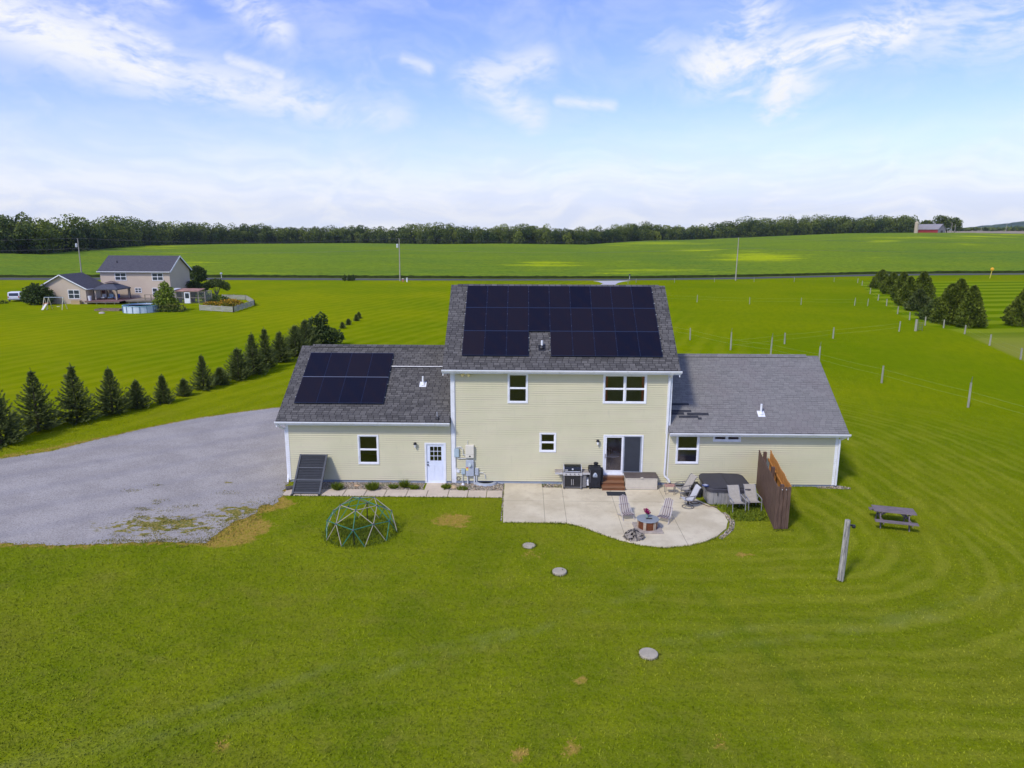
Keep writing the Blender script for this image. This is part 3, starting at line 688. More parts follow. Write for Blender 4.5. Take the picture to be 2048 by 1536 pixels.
MB().xprism([(-7.8, 6.0), (-7.8, 6.3), (0, 12.9), (7.8, 6.3), (7.8, 6.0), (0, 12.5)], -17, 16).build('roof', M_TIN, b)
MB().box(15.26, 15.4, -2, 2, 0, 5).build('barn_door', pm('barn_dark', (.05, .04, .04), .9), b)
p = barn_pt(1831.5, 466, 796); s_ = thing('silo', (p[0], p[1], p[2]-4), 'small tan silo standing between the woods and the barn', 'silo')
MB().lathe([(1.7, 0), (1.7, 13.5), (1.2, 14.4), (0, 15)], n=14).build('silo_wall', pm('silo_tan', (.46, .38, .26), .8, var=.2), s_)
for i, (px, top, wd, lb) in enumerate([(1852, 446, 11, 'round tree behind the barn roof'), (1879, 437, 13, 'tallest tree right of the red barn'), (1893, 440, 12, 'middle tree of the clump right of the barn'), (1909, 441, 10, 'ragged tree at the right end of the barn clump'), (1842, 452, 6, 'low tree at the left end of the barn')]):
    p = barn_pt(px, 466, 880); h_ = (466-top)/F_PX*880; w_ = wd/F_PX*880
    tree('farm_tree', (p[0], p[1], p[2]-3), [(rg.normal(0, w_*.3), 0, 3+h_*rg.uniform(.35, .8), w_*.62, h_*.22) for k in range(8)]+[(0, 0, 3+h_*.82, w_*.5, h_*.18)], 1500, 1.5, M_WOOD, lb, 'trees round the far barn', [((0, 0, 0), (0, 0, 3+h_*.7), .6, .2)], seed=20+i)
M_POLE = pm('weathered_pole', (.34, .31, .26), .9, var=.25, scale=2, stretch=(4, 4, .4)); M_WIRE = pm('wire', (.16, .16, .17), .5, metal=.6)
for (px, bt, tp, r_, lb) in [(1902, 466, 449.5, 870, 'pale yard pole with a lamp beside the barn trees'), (1909, 466, 452, 870, 'thin pole at the right of the barn trees'), (2011, 463, 449, 1000, 'leaning far pole under the hill'), (1962, 462, 455.5, 1100, 'short far post in the stubble field')]:
    p = barn_pt(px, bt, r_); h_ = (bt-tp)/F_PX*r_; o = thing('far_pole', (p[0], p[1], p[2]-1), lb, 'pole', 'poles near the barn')
    MB().tube((0, 0, 0), (.6 if px == 2011 else 0, 0, h_+1), .28, .2, 6).build('pole', M_POLE, o)
    if px == 1902: MB().bar((0, 0, h_+.6), (-1.6, 0, h_+1.2), .3).build('arm', M_POLE, o)

# utility poles with their wires
tops = []
for i, (px, by, typ, trans, lb) in enumerate([(165, 552, 486, 1, 'utility pole behind the beige house with a grey transformer'), (800, 562, 484, 1, 'utility pole with a transformer near the road, left of the house'), (1471, 561, 478, 0, 'bare pale utility pole at the roadside, right of the house')]):
    x, y = G(px, by); 
    if i == 0: x, y = G(164, 556)
    h_ = [10.6, 10.9, 11.4][i]; o = thing('utility_pole', (x, y, 0), lb, 'utility pole', 'utility poles along the road')
    MB().tube((0, 0, -.2), (.1, 0, h_), .17, .11, 8).build('pole', M_POLE, o)
    if trans:
        MB().lathe([(0, h_-2.25), (.26, h_-2.2), (.28, h_-1.4), (.2, h_-1.25), (.05, h_-1.2)], c=(-.42, -.05, 0), n=12).build('transformer', pm('transformer_grey', (.55, .57, .58), .5), o)
        MB().bar((0, 0, h_-1.7), (-.3, 0, h_-1.7), .08).build('bracket', M_WIRE, o)
    MB().tube((0, 0, h_), (0, 0, h_+.22), .05, .04, 6).build('insulator', pm('porcelain', (.5, .45, .42), .4), o)
    tops.append((x, y, h_))
def wire_span(a, b, sag, r_=.022, n=14):
    pts = []
    for k in range(n+1):
        f = k/n; pts.append((a[0]+(b[0]-a[0])*f, a[1]+(b[1]-a[1])*f, a[2]+(b[2]-a[2])*f-sag*4*f*(1-f)))
    return pts
L0 = (tops[0][0]-115, tops[0][1]-14, 10.6); R0 = (tops[2][0]+150, tops[2][1]+40, 10.8)
for nm, dz in (('top', .2), ('low', -2.6)):
    mb = MB()
    for a, b in zip([L0]+tops, tops+[R0]): mb.path(wire_span((a[0], a[1], a[2]+dz), (b[0], b[1], b[2]+dz), 1.1), .02, 4)
    seti(mb.build('power_line', M_WIRE), label='%s wire of the power line strung between the utility poles' % ('topmost' if nm == 'top' else 'lower'), cat='power line')
for px, py, h_, lb in [(806, 564, .9, 'reddish utility marker beside the left utility pole'), (814, 564, 1.1, 'white utility pedestal beside the left utility pole')]:
    x, y = G(px, py); o = thing('utility_pedestal', (x, y, 0), lb, 'utility box')
    MB().bbox(-.16, .16, -.14, .14, 0, h_*.85, .03).build('body', pm('ped_'+lb[:3], (.72, .72, .70) if 'white' in lb else (.42, .16, .08), .6), o)
    MB().bbox(-.19, .19, -.17, .17, h_*.851, h_, .03).build('cap', pm('ped_cap', (.6, .6, .58), .6), o)
x, y = G(1979, 559); o = thing('marker_sign', (x, y, 0), 'orange-yellow pipeline marker on a leaning post by the road', 'marker sign')
MB().tube((0, 0, 0), (.35, 0, 2.6), .11, .09, 8).build('post', pm('marker_yellow', (.62, .50, .06), .6), o)
MB().lathe([(0, 0), (.38, .12), (.48, .4), (.40, .75), (0, .95)], c=(.37, 0, 2.5), n=14).build('ball_marker', pm('marker_orange', (.85, .42, .02), .5), o)
for px, py, c_, lb in [(1259, 559, (.05, .05, .06), 'black mailbox on a white post by the drive apron'), (443, 556, (.55, .57, .6), 'grey mailbox by the road near the beige house')]:
    x, y = G(px, py); o = thing('mailbox', (x, y, 0), lb, 'mailbox')
    MB().bar((0, 0, 0), (0, 0, 1.1), .12).build('post', pm('post_white', (.6, .6, .56), .7), o)
    mb = MB(); mb.yprism([(-.2, 0), (.2, 0), (.2, .22), (.14, .36), (0, .42), (-.14, .36), (-.2, .22)], -.35, .35); mb.v = [(a, b_, c2+1.1) for a, b_, c2 in mb.v]
    mb.build('box', pm('mailbox_'+lb[:4], c_, .5), o)
for i, px in enumerate((689, 698, 706)):
    tree('roadside_shrub', (*G(px, 562), 0), [(0, 0, .6, .45, .55), (.1, 0, 1.1, .3, .45)], 260, .28, M_DK, ('left', 'middle', 'right')[i]+' one of three small dark shrubs by the road', 'shrubs by the road', None, cat='shrub', seed=40+i)

# pasture fences: weathered posts joined by pale wires
M_POST = pm('fence_post', (.32, .31, .23), .9, var=.3, scale=3, stretch=(5, 5, .5)); M_FW = pm('fence_wire', (.30, .38, .12), .6)
def fence(label, pts, h_=1.25, r_=.075, wires=(.45, .85), group='wire fences round the pasture', taper=None, tips=()):
    x0, y0 = pts[0]; o = thing('wire_fence', (x0, y0, 0), label, 'fence', group); rnd = random.Random(len(label))
    for k, (x, y) in enumerate(pts):
        lean = rnd.uniform(-.05, .05); hh_ = h_*rnd.uniform(.92, 1.08)*(1.3 if k in tips else 1)
        mb = MB(); mb.tube((x, y, -.1), (x+lean, y, hh_), r_*.85, r_*.7, 7); mb.build('post', M_POST, o, off=(x0, y0, 0))
        if k in tips: MB().tube((x+lean, y, hh_), (x+lean+.04, y, hh_+.45), .025, .02, 5).build('rod', M_WIRE, o, off=(x0, y0, 0))
    for wz in wires:
        mb = MB()
        for a, b_ in zip(pts, pts[1:]): mb.path(wire_span((a[0], a[1]-r_, h_*wz), (b_[0], b_[1]-r_, h_*wz), .05, n=3), .0055, 3)
        mb.build('wire', M_FW, o, off=(x0, y0, 0))
    return o
fence('near pasture wire fence running from the house roof to the right edge', [G(*p) for p in [(1300, 663), (1380, 680), (1461, 700), (1541, 712), (1637, 733), (1763, 766), (1936, 815), (2200, 893)]], 1.45, .10, (.5, .85), tips=(2, 3, 4, 6))
fence('pasture cross fence bending from the right boundary to the near fence', [G(*p) for p in [(1461, 700), (1569, 688), (1666, 677), (1798, 663)]], 1.3, .11)
fence('far pasture cross fence in the middle of the green pasture', [G(*p) for p in [(1300, 601), (1394, 604.5), (1499, 608.5), (1602, 609.5), (1709, 611), (1735, 612)]], 1.3, .085)
fence('long boundary fence in front of the cedars', FENCE_R, 1.25, .12)
fence('roadside pasture fence with short pale posts', [G(*p) for p in [(1256, 568), (1272, 565.5), (1349, 565), (1429, 564), (1508, 564), (1588, 564), (1668, 564), (1715, 566)]], 1.2, .07, (.6,))
for p, lb in [((1831, 662), 'thick pale gate post leading through the pasture fence'), ((1798, 663), None)]:
    if lb:
        x, y = G(*p); o = thing('gate_post', (x, y, 0), lb, 'gate post'); MB().tube((0, 0, -.1), (0, 0, 1.55), .17, .15, 10).build('post', M_POST, o)
        mb = MB(); mb.box(.28, .31, -.03, .03, 0, 1.25); mb.box(.85, .88, -.03, .03, 0, 1.2)
        for k in range(5): mb.box(.28, .88, -.02, .02, .2+.22*k, .24+.22*k)
        mb.build('gate_frame', M_WIRE, o)
# ------------------------------------------------------------------ the house
M_SID, t = material('vinyl_siding')
gc = t.node('ShaderNodeNewGeometry').outputs['Position']
c = t.mix(t.ramp(t.noise(gc, .5, 4, .6), .3, .7), (.585, .555, .350), (.630, .588, .385))
c = t.mix(t.m('MULTIPLY', t.ramp(t.noise(t.mapping(gc, scale=(.5, 1, 5)), 1.5, 4, .6), .45, .7), .40), c, (.585, .51, .365))
c = t.mix(t.m('MULTIPLY', t.ramp(t.noise(t.mapping(gc, scale=(6, 1, .8)), 1.5, 4, .7), .55, .75), .22), c, (.33, .35, .24))
t.put(t.b.inputs['Base Color'], c); t.b.inputs['Roughness'].default_value = .5; t.b.inputs['Specular IOR Level'].default_value = .35
M_WHITE = pm('white_vinyl', (.78, .79, .80), .45, var=.06, scale=1.5, spec=.4, grime=(.66, .67, .66))
M_FOUND = pm('foundation', (.30, .34, .40), .85, var=.15, scale=2, bump=.2)
M_GREYT = pm('grey_trim', (.42, .45, .47), .5)
def shingle(name, lo, hi, dark, brick_w, row, tones=(1, 1, 1), slots=.75):
    mt, t = material(name); uv = t.node('ShaderNodeUVMap').outputs[0]
    u, v, _ = t.xyz(uv)
    rw = t.m('FLOOR', t.m('DIVIDE', v, row)); off = t.m('MULTIPLY', t.m('FRACT', t.m('MULTIPLY', t.m('SINE', t.m('MULTIPLY', rw, 12.9898)), 437.5)), brick_w*3)
    cu = t.m('DIVIDE', t.m('ADD', u, off), brick_w); cell = t.m('FLOOR', cu); fu = t.m('FRACT', cu); fv = t.m('FRACT', t.m('DIVIDE', v, row))
    wn = t.node('ShaderNodeTexWhiteNoise', noise_dimensions='2D'); t.put(wn.inputs['Vector'], t.comb(cell, rw, 0)); r1 = wn.outputs[0]
    wn2 = t.node('ShaderNodeTexWhiteNoise', noise_dimensions='2D'); t.put(wn2.inputs['Vector'], t.comb(t.m('ADD', cell, 31), rw, 0)); r2 = wn2.outputs[0]
    c = t.mix(t.m('POWER', r1, .8), lo, hi)
    c = t.mix(t.m('MULTIPLY', t.ramp(t.noise(uv, .55, 4, .6), .45, .65), .5), c, tones)
    c = t.mix(t.m('MULTIPLY', t.ramp(t.noise(uv, 90, 2, .6), .4, .6), .35), c, tuple(x*1.5 for x in hi))
    # dark slots: the lower lip of some tabs and the gaps between them
    lip = t.m('MULTIPLY', t.ramp(fv, .0, .30, 1, 0), t.ramp(r2, 1-slots, 1-slots+.1))
    gap = t.m('MULTIPLY', t.m('LESS_THAN', fu, .09), slots)
    dk = t.m('MAXIMUM', t.m('MAXIMUM', t.m('MULTIPLY', lip, .85), gap), t.m('MULTIPLY', t.ramp(fv, 0, .16, 1, 0), .55))
    c = t.mix(dk, c, dark)
    t.put(t.b.inputs['Base Color'], c); t.b.inputs['Roughness'].default_value = .9; t.b.inputs['Specular IOR Level'].default_value = .25
    hgt = t.m('ADD', t.m('MULTIPLY', t.m('SUBTRACT', 1, dk), 1.0), t.m('MULTIPLY', r1, .5)); t.put(t.b.inputs['Normal'], t.bump(hgt, .5, .02))
    return mt
M_ROOF = shingle('dark_shingles', (.042, .040, .038), (.130, .123, .112), (.011, .010, .010), .32, .150, (.072, .068, .068), .85)
M_ROOF3 = shingle('grey_shingles', (.155, .150, .140), (.212, .202, .186), (.056, .054, .052), .305, .135, (.168, .145, .140), .35)
M_GLASS, t = material('window_glass')
g = t.node('ShaderNodeBsdfGlossy'); g.inputs['Roughness'].default_value = .12; g.inputs['Color'].default_value = (.56, .52, .64, 1)
tr = t.node('ShaderNodeBsdfTransparent'); tr.inputs[0].default_value = (.90, .92, .92, 1); mx = t.node('ShaderNodeMixShader')
fr_ = t.node('ShaderNodeFresnel'); fr_.inputs[0].default_value = 1.5; t.put(mx.inputs[0], t.m('ADD', fr_.outputs[0], .10)); t.l.new(tr.outputs[0], mx.inputs[1]); t.l.new(g.outputs[0], mx.inputs[2]); t.l.new(mx.outputs[0], t.out.inputs[0])
M_SCREEN = pm('insect_screen', (.035, .040, .050), .7, var=.1)
M_IN = pm('room_wall', (.35, .33, .30), .9); M_INF = pm('room_floor', (.22, .17, .12), .7)
M_BLK = pm('black_metal', (.015, .015, .017), .4, spec=.5)
house = thing('house', (0, 0, 0), 'two-storey pale green house with solar panels and a low wing on each side', 'house')
def lap_wall(x0, x1, z0, z1, y, openings, h=.1135):
    mb = MB(); k = 0; z = z0
    while z < z1-1e-4:
        zt = min(z+h, z1); cuts = sorted({z, zt}|{q for o_ in openings for q in (o_[1], o_[3]) if z+1e-3 < q < zt-1e-3})
        for a, b_ in zip(cuts, cuts[1:]):
            ivs = [(x0, x1)]
            for ox0, oz0, ox1, oz1 in openings:
                if oz0 < b_-1e-4 and oz1 > a+1e-4:
                    new = []
                    for p, q_ in ivs:
                        if ox1 <= p or ox0 >= q_: new.append((p, q_)); continue
                        if ox0 > p: new.append((p, ox0))
                        if ox1 < q_: new.append((ox1, q_))
                    ivs = new
            ya = y-.040*(1-(a-z)/h)-.002; yb = y-.040*(1-(b_-z)/h)-.002
            for p, q_ in ivs:
                mb.add([(p, ya, a), (q_, ya, a), (q_, yb, b_), (p, yb, b_)], [(0, 1, 2, 3)])
                if a == z: mb.add([(p, y-.001, a), (q_, y-.001, a), (q_, ya, a), (p, ya, a)], [(0, 3, 2, 1)])
        z = zt
    return mb
def shell(mb, x0, x1, y0, y1, z0, z1, zr, yr, front_open=True):
    """side, back and gable walls"""
    mb.add([(x1, y0, z0), (x1, y1, z0), (x1, y1, z1), (x1, yr, zr), (x1, y0, z1)], [(0, 1, 2, 3, 4)])
    mb.add([(x0, y0, z0), (x0, y1, z0), (x0, y1, z1), (x0, yr, zr), (x0, y0, z1)], [(4, 3, 2, 1, 0)])
    mb.add([(x0, y1, z0), (x1, y1, z0), (x1, y1, z1), (x0, y1, z1)], [(3, 2, 1, 0)])
OPM = [(-.76, 4.37, .13, 5.77), (4.02, 4.39, 6.06, 5.75), (.87, 1.81, 1.58, 2.70), (4.12, .62, 6.01, 2.62)]
OPL = [(-8.43, 1.08, -7.49, 2.51), (-4.98, .06, -4.07, 2.10)]
OPR = [(7.81, 1.26, 8.84, 2.68), (9.65, 2.45, 10.92, 2.72)]
mb = lap_wall(-3.70, 7.37, .17, 5.96, 0, OPM); shell(mb, -3.70, 7.37, 0, 9.2, .17, 5.96, 9.5, 4.6); mb.build('wall', M_SID, house)
mb = lap_wall(-12.15, -3.72, .15, 3.24, .0, OPL); shell(mb, -12.15, -3.705, 0, 9.2, .15, 3.24, 6.15, 4.6); mb.build('wall', M_SID, house)
mb = lap_wall(7.385, 15.88, .13, 2.84, .0, OPR); shell(mb, 7.375, 15.88, 0, 8.4, .13, 2.84, 5.85, 4.2); mb.build('wall', M_SID, house)
mb = MB(); mb.box(-12.12, -3.73, .012, 9.15, -.3, .148); mb.box(-3.68, 7.35, .014, 9.15, -.3, .168); mb.box(7.40, 15.85, .016, 8.35, -.3, .128); mb.build('foundation', M_FOUND, house)
# dim rooms behind the glass
mb = MB(); mb.box(-3.6, 7.3, 3.2, 3.3, .2, 5.9, 0); mb.box(-3.6, 7.3, .1, 3.19, .5, .55, 1); mb.box(-3.6, 7.3, .1, 3.19, 3.1, 3.2, 1); mb.box(-12, -3.8, 4, 4.1, .2, 3.1, 0); mb.box(7.5, 15.7, 3.5, 3.6, .2, 2.8, 0)
mb.box(-12, -3.8, .1, 3.9, .1, .14, 1); mb.box(7.5, 15.7, .1, 3.4, .45, .5, 1); mb.box(-3.6, 7.3, .1, 3.19, 5.9, 5.95, 0)
mb.build('rooms', [M_IN, M_INF], house)
# roofs
def roof(x0, x1, y0, z0, yr, zr, mt, th=.16):
    s = (zr-z0)/(yr-y0); y1 = 2*yr-y0; mb = MB()
    mb.xprism([(y0, z0), (yr, zr), (y1, z0), (y1, z0-th), (yr, zr-th), (y0, z0-th)], x0, x1)
    k = math.hypot(1, s)
    o = mb.build('roof', mt, house, uv=lambda c: (c.x+20, (c.y-y0)*k if c.y <= yr+.001 else (2*yr-c.y-y0)*k)); return o
RF_MAIN = roof(-4.05, 7.68, -.42, 6.09, 4.60, 9.87, M_ROOF); RF_L = roof(-12.52, -3.73, -.42, 3.375, 4.60, 6.43, M_ROOF); RF_R = roof(7.30, 16.22, -.42, 2.95, 4.2, 6.09, M_ROOF3)
# ridge caps and ridge vents
def ridge(x0, x1, y, z, s, mt, hgt=.06, wd=.16):
    mb = MB(); mb.xprism([(y-wd, z-wd*s+hgt-.035), (y-wd, z-wd*s+hgt), (y, z+hgt+.01), (y+wd, z-wd*s+hgt), (y+wd, z-wd*s+hgt-.035), (y, z+hgt-.03)], x0, x1)
    return mb.build('ridge_vent', mt, house, uv=lambda c: (c.x+3, (c.y-y)*1.2+.9))
ridge(-3.7, 7.35, 4.6, 9.87, .754, M_ROOF, .035); ridge(-11.9, -4.1, 4.6, 6.43, .61, M_ROOF, .07); ridge(7.9, 15.55, 4.2, 6.09, .68, M_ROOF3, .07)
# black-looking patch where shingles were lost near the main wall
mb = MB()
def onr(x, y): return (x, y, 2.95+(y+.42)*.68+.012)
for x0, x1, y0_, y1_ in [(7.55, 8.55, 1.08, 1.20), (7.45, 8.6, .70, .82), (8.35, 9.45, .52, .66), (7.9, 8.9, .38, .50), (7.42, 8.2, .54, .68), (8.85, 9.05, .28, .40)]:
    mb.add([onr(x0, y0_), onr(x1, y0_), onr(x1, y1_), onr(x0, y1_)], [(0, 1, 2, 3)])
mb.build('bare_shingle_patch', pm('roof_felt', (.035, .037, .045), .9, var=.3, scale=6), house)
# fascia, gutters, soffit
def gutter(x0, x1, y, z):
    mb = MB(); mb.xprism([(y+.02, z-.145), (y-.075, z-.145), (y-.125, z-.06), (y-.125, z-.005), (y-.110, z-.005), (y-.105, z-.05), (y+.02, z-.05)], x0, x1)
    mb.build('gutter', M_WHITE, house)
    mb = MB(); mb.box(x0+.03, x1-.03, y+.021, y+.045, z-.22, z-.161); mb.box(x0+.03, x1-.03, y+.046, .0, z-.205, z-.185); mb.build('soffit', M_WHITE, house)
gutter(-4.08, 7.75, -.42, 6.09); gutter(-12.55, -3.725, -.42, 3.375); gutter(7.31, 16.27, -.42, 2.95)
for (xx, y0, z0, yr, zr) in [(-4.02, -.42, 6.09, 4.6, 9.87), (7.65, -.42, 6.09, 4.6, 9.87), (-12.49, -.42, 3.375, 4.6, 6.43), (16.19, -.42, 2.95, 4.2, 6.09)]:
    MB().xprism([(y0, z0-.165), (yr, zr-.165), (2*yr-y0, z0-.165), (2*yr-y0, z0-.32), (yr, zr-.33), (y0, z0-.32)], xx-.022, xx+.022).build('rake_board', M_WHITE, house)
def sub(name, f, mt, parent=house, **k):
    mb = MB(); f(mb); return mb.build(name, mt, parent, **k)
sub('corner_trim', lambda b: b.box(-3.70, -3.46, -.045, -.003, .05, 5.93), M_WHITE)
sub('corner_trim', lambda b: b.box(-12.17, -12.03, -.04, .0, .12, 3.2), M_WHITE)
sub('corner_trim', lambda b: b.box(7.17, 7.40, -.04, -.003, 2.75, 5.93), M_WHITE)
sub('corner_trim', lambda b: b.box(15.76, 15.90, -.04, .0, .10, 2.8), M_WHITE)
sub('corner_trim', lambda b: b.box(7.36, 7.40, -.034, -.003, .14, 2.74), M_WHITE)
def dsp(pts, w=.085, mt=M_WHITE):
    mb = MB()
    for a, b_ in zip(pts, pts[1:]): mb.bar(a, b_, w, w*.75, upv=(0, 1, 0))
    mb.build('downspout', mt, house)
dsp([(7.28, -.48, 5.96), (7.28, -.40, 5.86), (7.24, -.12, 5.70), (7.22, -.09, 2.0), (7.20, -.09, .62), (7.24, -.10, .52), (7.42, -.12, .38), (7.50, -.13, .16)])
MB().path([(7.50, -.13, .20), (7.52, -.16, .09), (7.70, -.22, .06), (8.0, -.24, .06), (8.35, -.22, .07)], .058, 8).build('downspout_extension', pm('black_plastic', (.02, .02, .022), .6), house)
dsp([(16.10, -.46, 2.82), (16.06, -.30, 2.70), (15.94, -.09, 2.55), (15.95, -.08, .12)])
dsp([(-12.42, -.46, 3.24), (-12.38, -.30, 3.05), (-12.21, .06, 2.80), (-12.21, .06, .40), (-12.20, -.04, .20), (-12.20, -.10, .02)])
# windows
def win(x0, z0, x1, z1, trim=.07, double=0, rail=True, curtain=None, y=0, parent=house, side=False):
    o = sub('window', lambda b: (b.box(x0-trim, x1+trim, y-.055, y-.004, z1, z1+trim), b.box(x0-trim, x1+trim, y-.060, y-.004, z0-trim, z0), b.box(x0-trim, x0, y-.055, y-.004, z0, z1), b.box(x1, x1+trim, y-.055, y-.004, z0, z1)), M_WHITE, parent)
    n = 2 if double else 1; w_ = (x1-x0)/n
    for k in range(n):
        a, c_ = x0+k*w_+(.03 if k else 0), x0+(k+1)*w_-(.03 if (double and k == 0) else 0)
        if double and k == 0: sub('mullion', lambda b: b.box(c_, c_+.06, y-.052, y+.05, z0, z1), M_WHITE, o)
        zm = (z0+z1)/2
        def sash(b):
            f = .045
            for (za, zb, yy) in (((z0, zm, y-.03), (zm, z1, y-.005)) if rail else ((z0, z1, y-.02),)):
                b.box(a, c_, yy, yy+.03, za, za+f); b.box(a, c_, yy, yy+.03, zb-f, zb); b.box(a, a+f, yy, yy+.03, za+f, zb-f); b.box(c_-f, c_, yy, yy+.03, za+f, zb-f)
        sub('sash', sash, M_WHITE, o)
        if rail:
            sub('pane', lambda b: b.box(a+.045, c_-.045, y-.018, y-.014, z0+.045, zm-.045), M_GLASS, o)
            sub('pane', lambda b: b.box(a+.045, c_-.045, y+.006, y+.010, zm+.045, z1-.045), M_GLASS, o)
        else: sub('pane', lambda b: b.box(a+.045, c_-.045, y-.006, y-.002, z0+.045, z1-.045), M_GLASS, o)
        if curtain:
            cx0, cx1 = (a, a+.17) if k == 0 else (c_-.17, c_)
            def cur(b):
                for q in range(5): b.tube((cx0+(q+.5)*(cx1-cx0)/5, y+.07+.02*(q % 2), z0), (cx0+(q+.5)*(cx1-cx0)/5, y+.07+.02*(q % 2), z1), .022, n=6)
            sub('curtain', cur, curtain, o)
    return o
win(-.76, 4.37, .13, 5.77); win(4.02, 4.39, 6.06, 5.75, double=1, curtain=pm('red_curtain', (.60, .09, .07), .8)); win(.87, 1.81, 1.58, 2.70)
win(-8.43, 1.08, -7.49, 2.51); win(7.81, 1.26, 8.84, 2.68); win(9.65, 2.45, 10.92, 2.72, double=1, rail=False)
# garage side door
M_DOOR = pm('door_white', (.70, .75, .84), .45, var=.04)
d_ = sub('door', lambda b: (b.box(-4.98, -4.07, .0, .04, .06, 1.22), b.box(-4.98, -4.80, .0, .04, 1.22, 2.10), b.box(-4.22, -4.07, .0, .04, 1.22, 2.10), b.box(-4.80, -4.22, .0, .04, 1.97, 2.10),
                           b.box(-4.88, -4.58, -.010, -.001, .20, 1.0), b.box(-4.47, -4.17, -.010, -.001, .20, 1.0), [b.box(-4.80+.58*k/3-.012, -4.80+.58*k/3+.012, .002, .036, 1.22, 1.97) for k in (1, 2)], [b.box(-4.80, -4.22, .003, .035, 1.22+.25*k-.012, 1.22+.25*k+.012) for k in (1, 2)]), M_DOOR)
sub('pane', lambda b: b.box(-4.80, -4.22, .018, .022, 1.22, 1.97), M_GLASS, d_)
sub('door_frame', lambda b: (b.box(-5.07, -4.98, -.05, -.004, .02, 2.19), b.box(-4.07, -3.98, -.05, -.004, .02, 2.19), b.box(-4.98, -4.07, -.05, -.004, 2.10, 2.19), b.box(-4.98, -4.07, -.08, .03, .0, .055)), M_WHITE, d_)
sub('handle', lambda b: (b.tube((-4.91, -.07, 1.0), (-4.91, .0, 1.0), .035, n=10), b.tube((-4.91, -.04, 1.14), (-4.91, .0, 1.14), .03, n=10)), M_BLK, d_)
# sliding patio door
sd = sub('sliding_door', lambda b: (b.box(4.05, 4.12, -.055, -.004, .60, 2.69), b.box(6.01, 6.08, -.055, -.004, .60, 2.69), b.box(4.12, 6.01, -.055, -.004, 2.62, 2.69), b.box(4.05, 6.08, -.10, .03, .555, .618)), M_WHITE)
sub('door_frame', lambda b: (b.box(4.12, 4.22, -.03, .01, .62, 2.62), b.box(4.98, 5.08, -.03, .01, .62, 2.62), b.box(4.22, 4.98, -.03, .01, .62, .80), b.box(4.22, 4.98, -.03, .01, 2.54, 2.62)), M_WHITE, sd)
sub('pane', lambda b: b.box(4.22, 4.98, -.012, -.008, .80, 2.54), M_GLASS, sd)
sub('screen', lambda b: b.box(5.14, 5.94, .012, .016, .72, 2.56), M_SCREEN, sd)
sub('screen_frame', lambda b: (b.box(5.08, 5.14, .0, .03, .62, 2.62), b.box(5.94, 6.01, .0, .03, .62, 2.62), b.box(5.14, 5.94, .0, .03, .62, .72), b.box(5.14, 5.94, .0, .03, 2.56, 2.62)), pm('screen_frame_grey', (.30, .33, .37), .5), sd)
sub('handle', lambda b: b.box(4.15, 4.18, -.06, -.031, 1.45, 1.68), pm('brass_dark', (.25, .20, .16), .4, metal=.5), sd)
tb = thing('round_table', (4.60, 1.15, .55), 'round white table seen through the sliding glass door', 'table')
MB().lathe([(0, .72), (.52, .72), (.54, .74), (.52, .76), (0, .76)], n=24).build('tabletop', pm('table_white', (.85, .87, .9), .35), tb)
MB().lathe([(.25, 0), (.24, .03), (.04, .06), (.035, .715)], n=12).build('pedestal', M_BLK, tb)
vs = thing('vase', (4.62, 1.1, 1.315), 'dark vase on the round table behind the sliding door', 'vase'); MB().lathe([(.05, 0), (.08, .1), (.05, .2), (.06, .28)], n=12).build('body', M_BLK, vs)
# wall lamps
def wall_lamp(x, z):
    o = sub('wall_lamp', lambda b: (b.box(x-.05, x+.05, -.04, -.025, z-.06, z+.08), b.bar((x, -.03, z+.04), (x, -.14, z+.09), .025), b.lathe([(.02, .11), (.075, .06), (.085, .0), (.08, -.02)], c=(x, -.14, z), n=10)), M_BLK)
    sub('lamp_glass', lambda b: b.lathe([(.055, -.02), (.06, -.1), (.045, -.18), (.0, -.2)], c=(x, -.14, z), n=10), pm('lamp_glass', (.75, .75, .72), .15), o)
wall_lamp(-5.54, 2.13); wall_lamp(3.76, 2.36)
fl = sub('flood_light', lambda b: (b.box(-2.98, -2.86, -.06, -.024, 5.75, 5.85)), M_WHITE)
sub('lamp_head', lambda b: (b.tube((-2.98, -.06, 5.80), (-3.10, -.24, 5.74), .035, .075, 10), b.tube((-2.86, -.06, 5.80), (-2.76, -.24, 5.74), .035, .075, 10)), pm('flood_yellow', (.80, .68, .30), .4), fl)
# roof vents
def vent(x, y, z, h_, r_=.055, slope=.61):
    o = sub('vent_pipe', lambda b: b.tube((x, y, z-.05), (x, y, z+h_), r_, n=12), M_WHITE)
    sub('flashing', lambda b: (b.lathe([(r_*2.6, .0), (r_*1.5, .10), (r_*1.15, .14)], c=(x, y, z-.02), n=14), b.add([(x-.18, y-.2, z-.2*slope+.015), (x+.18, y-.2, z-.2*slope+.015), (x+.18, y+.14, z+.14*slope+.015), (x-.18, y+.14, z+.14*slope+.015)], [(0, 1, 2, 3)])), M_WHITE if slope != .754 else M_BLK, o)
vent(-5.36, 1.95, 3.375+2.37*.61, .42); vent(.89, .80, 6.09+1.22*.754, .36, slope=.754); vent(12.13, .66, 2.95+1.08*.68, .50, slope=.68)
sub('vent_pipe', lambda b: b.tube((-4.36, -.22, 3.48), (-4.38, -.20, 3.86), .025, n=8), pm('grey_pipe', (.35, .36, .38), .5))
sub('flashing', lambda b: b.lathe([(.12, 0), (.07, .07), (.03, .12)], c=(-4.36, -.22, 3.50), n=10), M_BLK)
